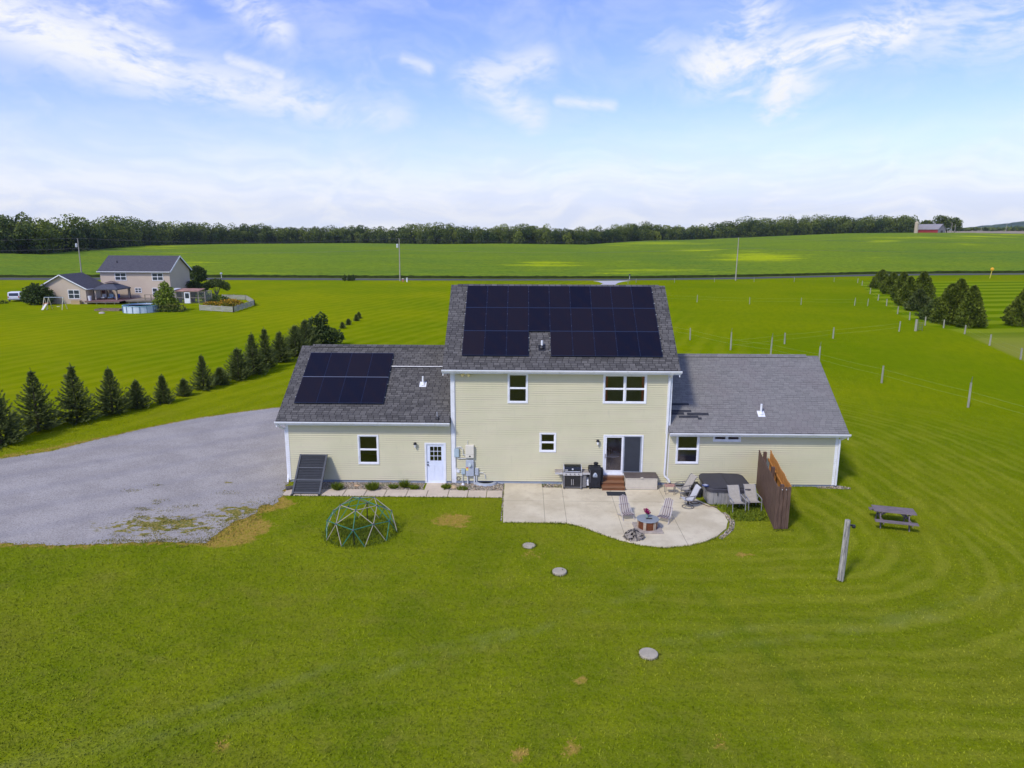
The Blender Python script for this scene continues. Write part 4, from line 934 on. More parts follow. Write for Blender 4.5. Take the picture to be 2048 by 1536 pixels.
# solar arrays
M_CELL, t = material('solar_cells')
uv = t.node('ShaderNodeUVMap').outputs[0]; u, v, _ = t.xyz(uv)
oi = t.node('ShaderNodeObjectInfo').outputs['Random']
ln = t.m('MAXIMUM', t.m('LESS_THAN', t.m('FRACT', t.m('MULTIPLY', u, 6)), .035), t.m('LESS_THAN', t.m('FRACT', t.m('MULTIPLY', v, 10)), .03))
c = t.mix(oi, (.0045, .0055, .016), (.013, .010, .016))
c = t.mix(t.m('MULTIPLY', t.ramp(t.noise(uv, 2.2, 3, .6), .4, .7), .5), c, (.017, .010, .013))
c = t.mix(t.m('MULTIPLY', ln, .5), c, (.016, .018, .028))
edge = t.m('MAXIMUM', t.ramp(t.m('ABSOLUTE', t.m('SUBTRACT', u, .5)), .485, .5), t.ramp(t.m('ABSOLUTE', t.m('SUBTRACT', v, .5)), .492, .5))
c = t.mix(edge, c, (.022, .036, .085))
c = t.mix(t.ramp(t.m('ABSOLUTE', t.m('SUBTRACT', v, .5)), .488, .497), c, (.040, .062, .125))
t.put(t.b.inputs['Base Color'], c); t.b.inputs['Roughness'].default_value = .38; t.b.inputs['Specular IOR Level'].default_value = .16
M_PFR = pm('panel_frame', (.018, .022, .035), .4, metal=.2)
M_RAIL = pm('rail_metal', (.55, .56, .58), .35, metal=.7)
def array(x0, x1, ya, yb, cols, rows, s, y0, z0, skip=(), lift=.13):
    """solar panels laid on a roof slope; ya is the lower and yb the upper edge"""
    def P(x, y, h=0): return (x, y-h*s/math.hypot(1, s), z0+(y-y0)*s+lift+h/math.hypot(1, s))
    arr = None
    w_ = (x1-x0)/cols; dy = (yb-ya)/rows
    mb = MB()
    for r_ in range(rows):
        for f in (.25, .75):
            yy = ya+dy*(r_+f); segs = [(x0-.04, x1+.05)] if not any(q[1] == r_ for q in skip) else [(x0-.04, x0+skip[0][0]*w_+.05), (x0+(skip[0][0]+1)*w_-.05, x1+.05)]
            for a, b_ in segs: mb.bar(P(a, yy, -.05), P(b_, yy, -.05), .04, .04)
    arr = mb.build('solar_array', M_RAIL, house)
    for r_ in range(rows):
        for k in range(cols):
            if (k, r_) in skip: continue
            a, b_ = x0+k*w_+.006, x0+(k+1)*w_-.006; c_, d = ya+r_*dy+.007, ya+(r_+1)*dy-.007
            m2 = MB(); m2.add([P(a, c_), P(b_, c_), P(b_, d), P(a, d), P(a, c_, -.035), P(b_, c_, -.035), P(b_, d, -.035), P(a, d, -.035)], [(0, 1, 2, 3)], 0)
            m2.add([P(a, c_), P(b_, c_), P(b_, d), P(a, d), P(a, c_, -.035), P(b_, c_, -.035), P(b_, d, -.035), P(a, d, -.035)], [(7, 6, 5, 4), (0, 4, 5, 1), (1, 5, 6, 2), (2, 6, 7, 3), (3, 7, 4, 0)], 1)
            m2.build('solar_panel', [M_CELL, M_PFR], arr, uv=lambda q: ((q.x-a)/(b_-a), (q.y-c_)/(d-c_)))
array(-3.14, 6.90, .20, 4.40, 9, 3, .753, -.42, 6.09, skip=((3, 0),))
sub('seam_strip', lambda b: b.bar((-11.85, 2.235, 3.375+2.655*.6086+.137), (-7.24, 2.235, 3.375+2.655*.6086+.137), .022, .012, upv=(0, -.52, .85)), pm('seam_grey', (.20, .22, .27), .5)); array(-11.85, -7.24, .55, 3.92, 4, 2, .6086, -.42, 3.375)
sub('conduit', lambda b: b.path([(-7.2, 3.02, 3.375+3.44*.609+.10), (-5.6, 3.03, 3.375+3.45*.609+.09), (-4.05, 3.03, 3.375+3.45*.609+.10), (-4.0, -.50, 6.12), (-4.02, -.55, 6.06)][:3], .022, 6), M_RAIL)
# meters and boxes left of the middle
M_BOXG = pm('box_grey', (.42, .46, .50), .5, var=.06); M_BOXC = pm('box_cream', (.72, .68, .56), .5, var=.05); M_COND = pm('conduit_grey', (.60, .61, .60), .5)
o = sub('inverter', lambda b: (b.bbox(-2.97, -2.53, -.20, -.03, 1.62, 2.10, .02), b.bbox(-2.97, -2.53, -.19, -.03, 1.45, 1.61, .02)), M_BOXC)
sub('label_plate', lambda b: (b.box(-2.78, -2.70, -.196, -.191, 1.49, 1.56)), M_BLK, o)
o = sub('meter_box', lambda b: b.bbox(-2.96, -2.54, -.17, -.03, .46, 1.30, .02), M_BOXG)
sub('meter_glass', lambda b: b.tube((-2.75, -.17, 1.06), (-2.75, -.26, 1.06), .085, .08, 14), pm('meter_glass', (.55, .62, .60), .15), o)
sub('warning_label', lambda b: (b.box(-2.94, -2.83, -.176, -.171, .88, .93, 0), b.box(-2.94, -2.83, -.176, -.171, .76, .879, 1)), [pm('label_red', (.65, .08, .05), .5), pm('label_yellow', (.80, .68, .12), .5)], o)
sub('junction_box', lambda b: b.bbox(-3.55, -3.30, -.13, -.03, 1.46, 1.90, .015), pm('box_bluegrey', (.40, .50, .54), .5))
sub('junction_box', lambda b: b.bbox(-3.20, -3.00, -.12, -.03, .54, .82, .012), pm('box_bluegrey', (.40, .50, .54), .5))
sub('junction_box', lambda b: b.bbox(-2.49, -2.31, -.13, -.03, .50, .86, .012), M_BOXG)
sub('outlet_box', lambda b: b.bbox(-3.44, -3.28, -.09, -.03, .62, .78, .01), M_WHITE)
sub('conduit', lambda b: (b.path([(-3.50, -.07, 5.9), (-3.50, -.07, 1.91)], .017, 6), b.path([(-3.49, -.07, 1.45), (-3.49, -.07, .86), (-3.36, -.07, .80)], .02, 6), b.path([(-3.46, -.07, 1.96), (-3.22, -.07, 1.98), (-3.10, -.08, 1.85), (-3.10, -.08, 1.58), (-2.98, -.08, 1.55)], .022, 6),
                          b.path([(-3.38, -.07, 1.45), (-3.36, -.08, 1.36), (-2.62, -.08, 1.40), (-2.60, -.08, 1.45)], .018, 6), b.path([(-3.13, -.07, .53), (-3.13, -.07, .05)], .018, 6), b.path([(-2.87, -.10, .45), (-2.87, -.10, -.02)], .035, 8), b.path([(-2.52, -.12, .45), (-2.52, -.14, -.02)], .04, 8),
                          b.path([(-2.41, -.08, .49), (-2.41, -.08, 0)], .025, 6), b.path([(-2.30, -.07, .60), (-2.08, -.07, .62), (-1.98, -.07, .52), (-1.96, -.07, .30)], .016, 6), b.path([(-2.86, -.08, 2.1), (-2.86, -.05, 2.33)], .012, 6)), M_COND)
sub('cable_coil', lambda b: [b.path([(-3.35+.09*math.cos(a), -.05, .29+.09*math.sin(a)) for a in np.linspace(0, 6.28, 15)], .014, 5)], pm('cable_brown', (.10, .06, .04), .6))
sub('cleanout_cap', lambda b: b.lathe([(.07, 0), (.085, .05), (.06, .10), (0, .12)], c=(-3.10, -.28, 0), n=12), M_WHITE)
sub('spigot', lambda b: (b.tube((2.05, -.02, .36), (2.05, -.14, .34), .03, n=8), b.tube((2.05, -.12, .36), (1.98, -.14, .0), .018, n=6), b.tube((2.02, -.13, .42), (2.10, -.13, .42), .02, n=6)), M_COND)
# window well
MW_ = pm('galvanised', (.50, .54, .58), .45, metal=.4, var=.15)
def well(b):
    n = 18
    for k in range(n):
        a0, a1 = math.pi+math.pi*k/n, math.pi+math.pi*(k+1)/n
        for (ra_, rb_, z0, z1) in ((.42, .42, .05, .125), (.42, .58, .125, .11), (.58, .62, .11, -.05)):
            b.add([(-1.95+ra_*math.cos(a0), .01+.42*ra_/.56*math.sin(a0), z0), (-1.95+ra_*math.cos(a1), .01+.42*ra_/.56*math.sin(a1), z0), (-1.95+rb_*math.cos(a1), .01+.42*rb_/.56*math.sin(a1), z1), (-1.95+rb_*math.cos(a0), .01+.42*rb_/.56*math.sin(a0), z1)], [(0, 1, 2, 3)])
ww = sub('window_well', well, MW_)
sub('well_shade', lambda b: b.prism([(-1.95+.415*math.cos(a), .008+.31*math.sin(a)) for a in np.linspace(math.pi, 2*math.pi, 14)], .02, .115), pm('well_dark', (.008, .008, .01), .9), ww)  # black disc near the rim stands in for the shade down the well
# ------------------------------------------------------------------ paving, pebbles, plants by the wall
M_CON, t = material('patio_concrete')
gc = t.node('ShaderNodeNewGeometry').outputs['Position']
c = t.mix(t.ramp(t.noise(gc, .55, 5, .6), .35, .65), (.56, .485, .32), (.70, .62, .43))
c = t.mix(t.m('MULTIPLY', t.ramp(t.noise(gc, 1.8, 5, .7), .5, .75), .5), c, (.46, .37, .24))
c = t.mix(t.m('MULTIPLY', t.ramp(t.noise(gc, 25, 3, .7), .45, .65), .18), c, (.40, .36, .30))
gx, gy, _ = t.xyz(gc)
def joint(co, at): return t.m('LESS_THAN', t.m('ABSOLUTE', t.m('SUBTRACT', co, at)), .012)
jm = None
for co, at in ((gx, .98), (gx, 1.95), (gx, 4.35), (gx, 6.85), (gy, -2.45)):
    j = joint(co, at); jm = j if jm is None else t.m('MAXIMUM', jm, j)
c = t.mix(t.m('MULTIPLY', jm, .65), c, (.20, .16, .11))
t.put(t.b.inputs['Base Color'], c); t.b.inputs['Roughness'].default_value = .85; t.b.inputs['Specular IOR Level'].default_value = .25
t.put(t.b.inputs['Normal'], t.bump(t.m('SUBTRACT', t.noise(gc, 30, 3, .6), t.m('MULTIPLY', jm, 2)), .3, .01))
sheet('patio', [(x, y) for x, y in PATIO], .045, M_CON, .25, .012, thick=.12, label='pale concrete patio with a curved front edge')
M_SLAB = pm('slab_concrete', (.60, .50, .37), .85, var=.10, scale=1.2, bump=.15)
walk = thing('walkway', (-6.5, -1.5, 0), 'row of tan concrete slabs along the garage wall', 'walkway')
rnd = random.Random(4); xs = [-11.9, -10.98, -9.95, -8.9, -7.85, -6.85, -5.78, -4.77, -3.72, -2.75, -1.82, -1.03]
for a, b_ in zip(xs, xs[1:]):
    s0 = 0 if a > -11 else .0
    MB().bbox(a+.012, b_-.012, -1.98, -1.07, -.05, .035+rnd.uniform(-.004, .004), .012).build('slab', M_SLAB, walk, off=(-6.5, -1.5, 0))
MB().bbox(-4.98, -4.02, -1.055, -.06, -.05, .038, .012).build('slab', M_SLAB, walk, off=(-6.5, -1.5, 0))
MP, t = material('river_pebbles')
gc = t.node('ShaderNodeNewGeometry').outputs['Position']
vo = t.node('ShaderNodeTexVoronoi'); vo.inputs['Scale'].default_value = 15; t.put(vo.inputs['Vector'], gc)
r1 = t.xyz(vo.outputs['Color'])[0]
c = t.mix(r1, (.62, .56, .46), (.40, .31, .22)); c = t.mix(t.ramp(vo.outputs['Distance'], .35, .6), c, (.10, .085, .06))
c = t.mix(t.ramp(t.noise(gc, 1.6, 4, .65), .52, .62, 0, .55), c, (.10, .13, .03))
t.put(t.b.inputs['Base Color'], c); t.b.inputs['Roughness'].default_value = .8; t.put(t.b.inputs['Normal'], t.bump(t.m('SUBTRACT', 1, vo.outputs['Distance']), .9, .04))
def bed(poly, lb, seed):
    sheet('pebble_bed', poly, .015, MP, .25, .02, kind='structure', label=lb)
    rg = np.random.default_rng(seed); mb = MB(); xs_ = [p[0] for p in poly]; ys_ = [p[1] for p in poly]
    P = []
    n = int((max(xs_)-min(xs_))*(max(ys_)-min(ys_))*85)
    cand = np.stack([rg.uniform(min(xs_), max(xs_), n), rg.uniform(min(ys_), max(ys_), n)], 1)
    cand = cand[polydist(cand[:, 0], cand[:, 1], poly) < -.03]
    for x, y in cand:
        s_ = rg.uniform(.022, .048); a = rg.random()*6.28; q = []
        for k in range(5): q.append((x+s_*math.cos(a+k*1.256)*rg.uniform(.7, 1.2), y+s_*math.sin(a+k*1.256)*rg.uniform(.7, 1.2), .01))
        tpz = s_*.9+.012; b0 = [tuple(p) for p in q]+[(x+(p[0]-x)*.55, y+(p[1]-y)*.55, tpz) for p in q]
        mb.add(b0, [(5, 6, 7, 8, 9)]+[(k, (k+1) % 5, (k+1) % 5+5, k+5) for k in range(5)], int(rg.integers(0, 4)))
    seti(mb.build('pebbles', [pm('peb_a', (.46, .38, .27), .7), pm('peb_b', (.36, .25, .15), .7), pm('peb_c', (.25, .21, .15), .7), pm('peb_d', (.52, .44, .32), .7)]), kind='stuff', label='loose river pebbles, '+lb)
bed([(-11.3, -1.06), (-11.3, -.0), (-5.08, -.0), (-5.08, -1.06)], 'pebble bed along the garage wall', 1)
bed([(-3.95, -1.06), (-3.95, -.0), (-.99, -.0), (-.99, -1.06)], 'pebble bed under the electric meters', 2)
bed([(.97, -.60), (.97, -.0), (1.93, -.0), (1.93, -.60)], 'pebble patch beside the grill', 3)
bed([(9.15, -3.6), (9.3, -4.6), (9.0, -5.5), (8.3, -6.45), (8.45, -6.6), (9.2, -5.6), (9.55, -4.6), (9.4, -3.6)], 'thin pebble rim round the end of the patio', 4)
bed([(15.0, -.25), (15.9, -.30), (16.6, -.35), (16.7, -.1), (16.0, .3), (15.0, -.03)], 'pebbles at the right corner of the house', 5)
bed([(-1.02, -4.9), (-1.02, -1.07), (-.985, -1.07), (-.955, -4.9)], 'thin pebble strip at the left edge of the patio', 6)
def rock(name, loc, sx, sy, sz, c, lb, seed):
    rg = np.random.default_rng(seed); mb = MB(); prof = []
    n = 12; rows_ = 6; vs = []
    for j in range(rows_+1):
        ph = math.pi*.5*j/rows_
        for k in range(n):
            a = 2*math.pi*k/n; f = 1+.16*math.sin(a*2+seed+j*.4)+.08*math.sin(a*5+j)
            vs.append((sx*math.cos(ph)*math.cos(a)*f, sy*math.cos(ph)*math.sin(a)*f, sz*math.sin(ph)*(1+.08*math.sin(a*3+j))-.02))
    fs = [(j*n+k, j*n+(k+1) % n, (j+1)*n+(k+1) % n, (j+1)*n+k) for j in range(rows_) for k in range(n)]
    mb.add(vs, fs); o = mb.build(name, pm('rock%d' % seed, c, .85, var=.25, scale=5, bump=.4), smooth=True); o.location = loc
    return seti(o, label=lb, cat='rock')
rock('boulder', (*G(907, 976), .0), .19, .15, .17, (.50, .37, .20), 'round tan boulder left of the meter pipes', 1)
rock('boulder', (*G(713, 972), .0), .17, .12, .10, (.50, .34, .20), 'reddish stone between grass clumps in the pebble bed', 2)
def grass_clump(p, h_, r_, n, lb, seed, mt, group='grass clumps in the pebble bed'):
    rg = np.random.default_rng(seed); a = rg.random(n)*6.28; rr = r_*.35*np.sqrt(rg.random(n))
    P = np.stack([rr*np.cos(a), rr*np.sin(a), np.zeros(n)], 1); D = np.stack([np.cos(a)*.55, np.sin(a)*.55, np.full(n, 1.)], 1)+rg.normal(0, .25, (n, 3)); D[:, 2] = abs(D[:, 2])
    o = thing('grass_clump', (*p, .01), lb, 'plant', group)
    leaves('foliage', P, D, rg.uniform(.5, 1.1, n)*h_, .030, mt, o, None, seed)
M_GR = leafmat('grass_leaf', (.055, .095, .005), (.20, .25, .015))
M_GR2 = leafmat('lawn_leaf', (.022, .042, .001), (.160, .200, .006), (.17, .17, .022))
grass_clump(G(675, 980), .42, .40, 420, 'spiky grass clump nearest the leaning heater panel', 1, M_GR); grass_clump(G(745, 980), .45, .46, 520, 'widest grass clump, under the garage window', 2, M_GR); grass_clump(G(809, 975), .42, .34, 380, 'upright grass clump left of the garage side door', 3, M_GR)
grass_clump(G(788, 976), .20, .6, 240, 'low weeds between two grass clumps', 4, M_GR); grass_clump(G(828, 978), .24, .55, 300, 'low leafy weeds beside the garage side door', 5, M_GR); grass_clump(G(893, 976), .20, .6, 360, 'low weeds round the tan boulder', 6, M_GR)
grass_clump(G(925, 979), .15, .7, 260, 'low weeds under the meter pipes', 7, M_GR)
# solar pool-heater panel leaning on the garage wall
o = thing('leaning_panel', (-10.75, -1.0, .035), 'black slatted heater panel leaning against the garage wall', 'panel')
M_PB = pm('panel_black', (.016, .018, .024), .55, var=.25, scale=3, spec=.4); M_PF = pm('panel_edge', (.07, .076, .085), .5)
c0 = Vector((-10.72, -1.88, .05)); up_ = Vector((-.02, 1.70, 1.50)); nrm = Vector((0, -1.50, 1.70)).normalized(); off = Vector((-10.75, -1.0, .035))
def pt(u, v, h=0): return c0+Vector((u, 0, 0))+up_*v+nrm*h-off
mb = MB()
for s_ in (-1, 1): mb.bar(pt(s_*.67, -.02), pt(s_*.67, 1.0), .09, .07, upv=nrm)
for v in (.03, .345, .655, .985): mb.bar(pt(-.64, v), pt(.64, v), .075, .05, upv=nrm)
mb.build('frame', M_PF, o)
mb = MB()
for k in range(24):
    v = .05+k*.0405
    if min(abs(v-q) for q in (.345, .655)) < .018: continue
    mb.bar(pt(-.63, v), pt(.63, v), .050, .014, upv=nrm)
mb.build('slats', M_PB, o)
mb = MB(); mb.add([pt(-.63, .02, -.03), pt(.63, .02, -.03), pt(.63, .99, -.03), pt(-.63, .99, -.03)], [(0, 1, 2, 3)]); mb.build('backing', pm('panel_back', (.05, .06, .07), .7), o)
for s_ in (-1, 1): MB().lathe([(.085, -.02), (.085, .02), (.05, .05)], c=tuple(pt(s_*.67, -.02)), n=12).build('foot', M_BLK, o)
o = thing('downspout_pipe', (-11.75, -1.15, .06), 'short dark flared pipe lying at the garage corner', 'pipe')
MB().tube((-.16, -.10, .02), (.14, .06, .05), .13, .09, 14).build('body', pm('pipe_brown', (.10, .09, .08), .6), o)
# climbing dome
DC = (-7.0, -6.2); RD = 1.56
o = thing('climbing_dome', (*DC, 0), 'geodesic climbing dome with green and tan bars on the lawn', 'climbing frame')
M_GB_ = pm('dome_green', (.030, .20, .13), .4, var=.15); M_TB = pm('dome_tan', (.40, .36, .26), .45, var=.15); M_HUB = pm('dome_hub', (.07, .08, .11), .5)
def sp(th, ph): return Vector((RD*math.sin(th)*math.cos(ph), RD*math.sin(th)*math.sin(ph), RD*math.cos(th)))
ph0 = -math.pi/2
apex = sp(0, 0); r1_ = [sp(R(31.7), ph0+2*math.pi*k/5) for k in range(5)]; r2 = []
for k in range(10): r2.append(sp(R(63.4) if k % 2 == 0 else R(58.3), ph0+math.pi*k/5))
eq = [sp(R(90), ph0+math.pi*(k+.5)/5) for k in range(10)]
E_ = []
for k in range(5):
    E_ += [(apex, r1_[k], 1), (r1_[k], r1_[(k+1) % 5], 0), (r1_[k], r2[2*k], 1), (r1_[k], r2[(2*k+1) % 10], 0), (r1_[k], r2[(2*k-1) % 10], 0)]
for k in range(10):
    E_ += [(r2[k], r2[(k+1) % 10], 1), (r2[k], eq[k], 1-(k % 2)), (r2[k], eq[(k-1) % 10], 1-(k % 2))]
for a, b_, g_ in E_: MB().tube(a, b_, .016, n=7).build('bar', M_GB_ if g_ else M_TB, o)
for p in [apex]+r1_+r2: MB().tube(p-p.normalized()*.03, p+p.normalized()*.03, .045, .04, 8).build('hub', M_HUB, o)
for p in (r2[0], r2[5]): MB().tube((p.x*.97, p.y*.95, p.z), (p.x*.93, p.y*.93, -.05), .022, n=6).build('ground_stake', M_BLK, o)

# septic covers
M_SC = pm('cover_concrete', (.42, .37, .27), .9, var=.15, scale=4, bump=.3)
for p, h_, r_, lb in (((1058, 1092), .045, .275, 'flat round concrete cover nearest the patio'), ((1119, 1146), .105, .275, 'raised round concrete cover with weeds under it'), ((1297, 1310), .085, .29, 'round concrete cover out in the open lawn')):
    x, y = G(*p); o = thing('septic_cover', (x, y, 0), lb, 'concrete cover', 'round concrete covers in the lawn')
    MB().lathe([(r_, -.05), (r_, h_-.02), (r_-.02, h_), (r_*.3, h_+.01), (0, h_+.01)], n=28).build('lid', M_SC, o)
    if h_ > .1: MB().tube((r_*.4, 0, h_), (r_*.4, .07, h_+.03), .012, n=5).build('lift_loop', M_BLK, o)

# wooden privacy screen
M_FB, t = material('fence_brown')
oc = t.node('ShaderNodeTexCoord').outputs['Object']; n1 = t.noise(t.mapping(oc, scale=(8, 8, .7)), 3, 5, .65)
c = t.mix(t.ramp(n1, .35, .65), (.078, .045, .030), (.150, .090, .062)); t.put(t.b.inputs['Base Color'], c); t.b.inputs['Roughness'].default_value = .85; t.put(t.b.inputs['Normal'], t.bump(n1, .4, .01))
M_FO = pm('fence_cedar', (.50, .23, .055), .8, var=.3, scale=4, stretch=(4, 4, .4))
PF0 = (11.86, -.25); PF1 = (10.98, -5.45); QF0 = (12.44, -.25); QF1 = (11.58, -5.42)
o = thing('privacy_screen', (11.6, -3, 0), 'tall brown wooden privacy fence beside the hot tub', 'fence'); of = (11.6, -3, 0)
def boards(a, b_, n, mt, h0, seed, swap=False):
    rnd = random.Random(seed); a = Vector((*a, 0)); b_ = Vector((*b_, 0)); d = (b_-a)/n; nrm_ = Vector((-d.y, d.x, 0)).normalized()
    for k in range(n):
        p = a+d*(k+.06); q = a+d*(k+.94); hh_ = h0-.05*abs(math.sin(k*math.pi/12))+rnd.uniform(-.012, .012); ofs = nrm_*(.012*(k % 2)); th = nrm_*.022
        vs = []
        for z in (.03, hh_-.04):
            for pp in (p, q, q+th, p+th): vs.append(pp+ofs+Vector((0, 0, z)))
        pi_, qi = p+(q-p)*.25, p+(q-p)*.75
        for pp in (pi_, qi, qi+th, pi_+th): vs.append(pp+ofs+Vector((0, 0, hh_)))
        mb = MB(); mb.add(vs, [(0, 1, 5, 4), (1, 2, 6, 5), (2, 3, 7, 6), (3, 0, 4, 7), (4, 5, 9, 8), (5, 6, 10, 9), (6, 7, 11, 10), (7, 4, 8, 11), (8, 9, 10, 11), (3, 2, 1, 0)])
        mb.build('board', mt[k % len(mt)] if isinstance(mt, list) else mt, o, off=of)
boards(PF0, PF1, 36, M_FB, 2.06, 1); boards(QF0, QF1, 36, M_FO, 2.04, 2); boards((PF1[0]-.01, PF1[1]-.04), (QF1[0]+.04, QF1[1]-.04), 4, M_FB, 2.0, 3)
mb = MB()
for z in (.45, 1.55): mb.bar((PF0[0]+.09, PF0[1], z), (PF1[0]+.09, PF1[1]+.1, z), .05, .09); mb.bar((QF0[0]-.07, QF0[1], z), (QF1[0]-.07, QF1[1]+.1, z), .05, .09)
mb.build('rail', M_FO, o, off=of)
for x, y in ((12.12, -.45), (11.72, -2.8), (11.30, -5.2)): MB().box(x-.07, x+.07, y-.07, y+.07, 0, 1.98).build('post', M_FB, o, off=of)
for x in (11.2, 11.38): MB().tube((x, -5.50, 1.86), (x, -5.52, 1.86), .018, n=8).build('bolt', M_WHITE, o, off=of)

# weathered post with a hook
x, y = G(1681, 1161); o = thing('wooden_post', (x, y, 0), 'tall weathered grey post standing alone in the lawn', 'post')
mt, t = material('weathered_log'); oc = t.node('ShaderNodeTexCoord').outputs['Object']; n1 = t.noise(t.mapping(oc, scale=(9, 9, .8)), 2.2, 6, .7)
c = t.mix(t.ramp(n1, .35, .62), (.13, .125, .115), (.46, .43, .35)); t.put(t.b.inputs['Base Color'], c); t.b.inputs['Roughness'].default_value = .95; t.put(t.b.inputs['Normal'], t.bump(n1, .7, .02))
mb = MB(); n = 14; prof = [(-.1, .115), (.3, .112), (.9, .11), (1.5, .105), (2.1, .10), (2.38, .098), (2.42, .085)]; vs = []
for j, (z, r_) in enumerate(prof):
    for k in range(n):
        a = 2*math.pi*k/n; f = 1+.07*math.sin(a*3+j)+.05*math.sin(a*5-j*.7); vs.append((r_*f*math.cos(a)+.012*z, r_*f*math.sin(a), z))
mb.add(vs, [(j*n+k, j*n+(k+1) % n, (j+1)*n+(k+1) % n, (j+1)*n+k) for j in range(len(prof)-1) for k in range(n)]+[tuple(range((len(prof)-1)*n, len(prof)*n))]); mb.build('log', mt, o)
MB().box(.10, .22, -.02, .02, 2.18, 2.24).build('hook_arm', M_BLK, o); MB().lathe([(.0, 0), (.06, .02), (.07, .08), (.05, .13), (0, .14)], c=(.26, -.02, 2.10), n=12).build('pulley', M_BLK, o)

# picnic table
M_PT = pm('picnic_wood', (.185, .150, .150), .9, var=.35, scale=2.5, stretch=(1, 7, 7), bump=.4)
A = Vector((*G(1738, 1008, .75), 0)); B = Vector((*G(1824, 1017, .75), 0)); Cc = Vector((*G(1837, 1030, .75), 0)); D_ = Vector((*G(1753, 1022, .75), 0))
ctr = (A+B+Cc+D_)/4; ux = ((B-A)+(Cc-D_)).normalized(); ang = math.atan2(ux.y, ux.x); ln_ = ((B-A).length+(Cc-D_).length)/2
o = thing('picnic_table', (ctr.x, ctr.y, 0), 'weathered purple-grey wooden picnic table on the lawn', 'picnic table', rz=ang)
hl = ln_/2
for k in range(5): MB().bbox(-hl, hl, -.37+k*.15, -.37+k*.15+.14, .71, .75, .006).build('top_plank', M_PT, o)
for s_ in (-1, 1):
    for q in (0, 1): MB().bbox(-hl, hl, s_*.72-.14+q*.14+.002, s_*.72-.14+q*.14+.138, .41, .45, .006).build('bench_plank', M_PT, o)
for sx in (-1, 1):
    xx = sx*(hl-.28)
    for s_ in (-1, 1): MB().bar((xx, s_*.55, 0), (xx, s_*.20, .70), .09, .04, upv=(1, 0, 0)).build('leg', M_PT, o)
    MB().bar((xx+.045, -.84, .38), (xx+.045, .84, .38), .04, .09).build('bench_beam', M_PT, o)
    MB().bar((xx+.045, -.36, .68), (xx+.045, .36, .68), .04, .06).build('top_beam', M_PT, o)
    MB().bar((xx, 0, .40), (sx*.15, 0, .70), .04, .07).build('brace', M_PT, o)

# hot tub
M_TUB, t = material('tub_cabinet')
oc = t.node('ShaderNodeTexCoord').outputs['Object']; sx_, sy_, sz_ = t.xyz(oc)
n1 = t.noise(t.mapping(oc, scale=(7, 7, .6)), 3, 5, .7); c = t.mix(t.ramp(n1, .35, .65), (.20, .195, .185), (.34, .325, .30))
gp = t.m('LESS_THAN', t.m('FRACT', t.m('MULTIPLY', t.m('ADD', sx_, t.m('MULTIPLY', sy_, 1.0)), 6.0)), .07); c = t.mix(t.m('MULTIPLY', gp, .7), c, (.08, .08, .08))
t.put(t.b.inputs['Base Color'], c); t.b.inputs['Roughness'].default_value = .7
o = thing('hot_tub', (9.88, -1.62, .0), 'square hot tub with a charcoal cover and grey wood sides', 'hot tub', rz=-.02)
def rr_(hx, hy, r_, n=4): 
    pts = []
    for cx, cy, a0 in ((hx-r_, hy-r_, 0), (-hx+r_, hy-r_, 90), (-hx+r_, -hy+r_, 180), (hx-r_, -hy+r_, 270)):
        for k in range(n+1): a = R(a0+90*k/n); pts.append((cx+r_*math.cos(a), cy+r_*math.sin(a)))
    return pts
MB().prism(rr_(1.04, 1.05, .22), .03, .70).build('cabinet', M_TUB, o); MB().prism(rr_(1.00, 1.01, .22), -.02, .03).build('base', M_BLK, o)
mb = MB(); p1 = rr_(1.10, 1.11, .26); p2 = rr_(1.07, 1.08, .26); n = len(p1)
vs = [(x, y, .67) for x, y in p1]+[(x, y, .80) for x, y in p1]+[(x, y, .84) for x, y in p2]; mb.add(vs, [(k, (k+1) % n, (k+1) % n+n, k+n) for k in range(n)]+[(k+n, (k+1) % n+n, (k+1) % n+2*n, k+2*n) for k in range(n)]+[tuple(range(n-1, -1, -1))])
# peaked top in two folding halves
top = [(x, y, .84+.045*(1-abs(x)/1.07)) for x, y in p2]; mb.add(top+[(0, 1.08, .885), (0, -1.08, .885)], [tuple(k for k in range(n) if top[k][0] > 0 and top[k][1] < 0)+tuple(k for k in range(n) if top[k][0] > 0 and top[k][1] > 0)+(n, n+1), tuple(k for k in range(n) if top[k][0] < 0)+(n+1, n)])
mb.build('cover', pm('tub_cover', (.048, .046, .054), .55, var=.12, scale=2, spec=.4), o)
MB().box(-.012, .012, -1.05, 1.05, .882, .893).build('cover_seam', M_BLK, o)
MB().bar((-.62, -1.09, .66), (-.62, -1.12, .50), .035, .01).build('strap', M_BLK, o); MB().bar((.42, -1.09, .66), (.42, -1.12, .50), .035, .01).build('strap', M_BLK, o)
x, y = G(1411, 971, .87); o = thing('thermometer_float', (x, y, .87), 'small blue-rimmed disc lying on the hot tub cover', 'disc'); MB().lathe([(.17, 0), (.17, .02), (.12, .035), (0, .04)], n=20).build('rim', pm('disc_blue', (.03, .05, .16), .3), o); MB().lathe([(.11, .036), (.09, .05), (0, .052)], n=16).build('face', pm('disc_grey', (.40, .42, .50), .3), o)
o = thing('spa_steps', (8.42, -1.35, .045), 'black plastic two-step box against the side of the hot tub', 'steps')
MB().bbox(-.05, .30, -.40, .40, 0, .52, .02).build('upper_step', M_BLK, o); MB().bbox(-.36, -.06, -.40, .40, 0, .26, .02).build('lower_step', M_BLK, o)
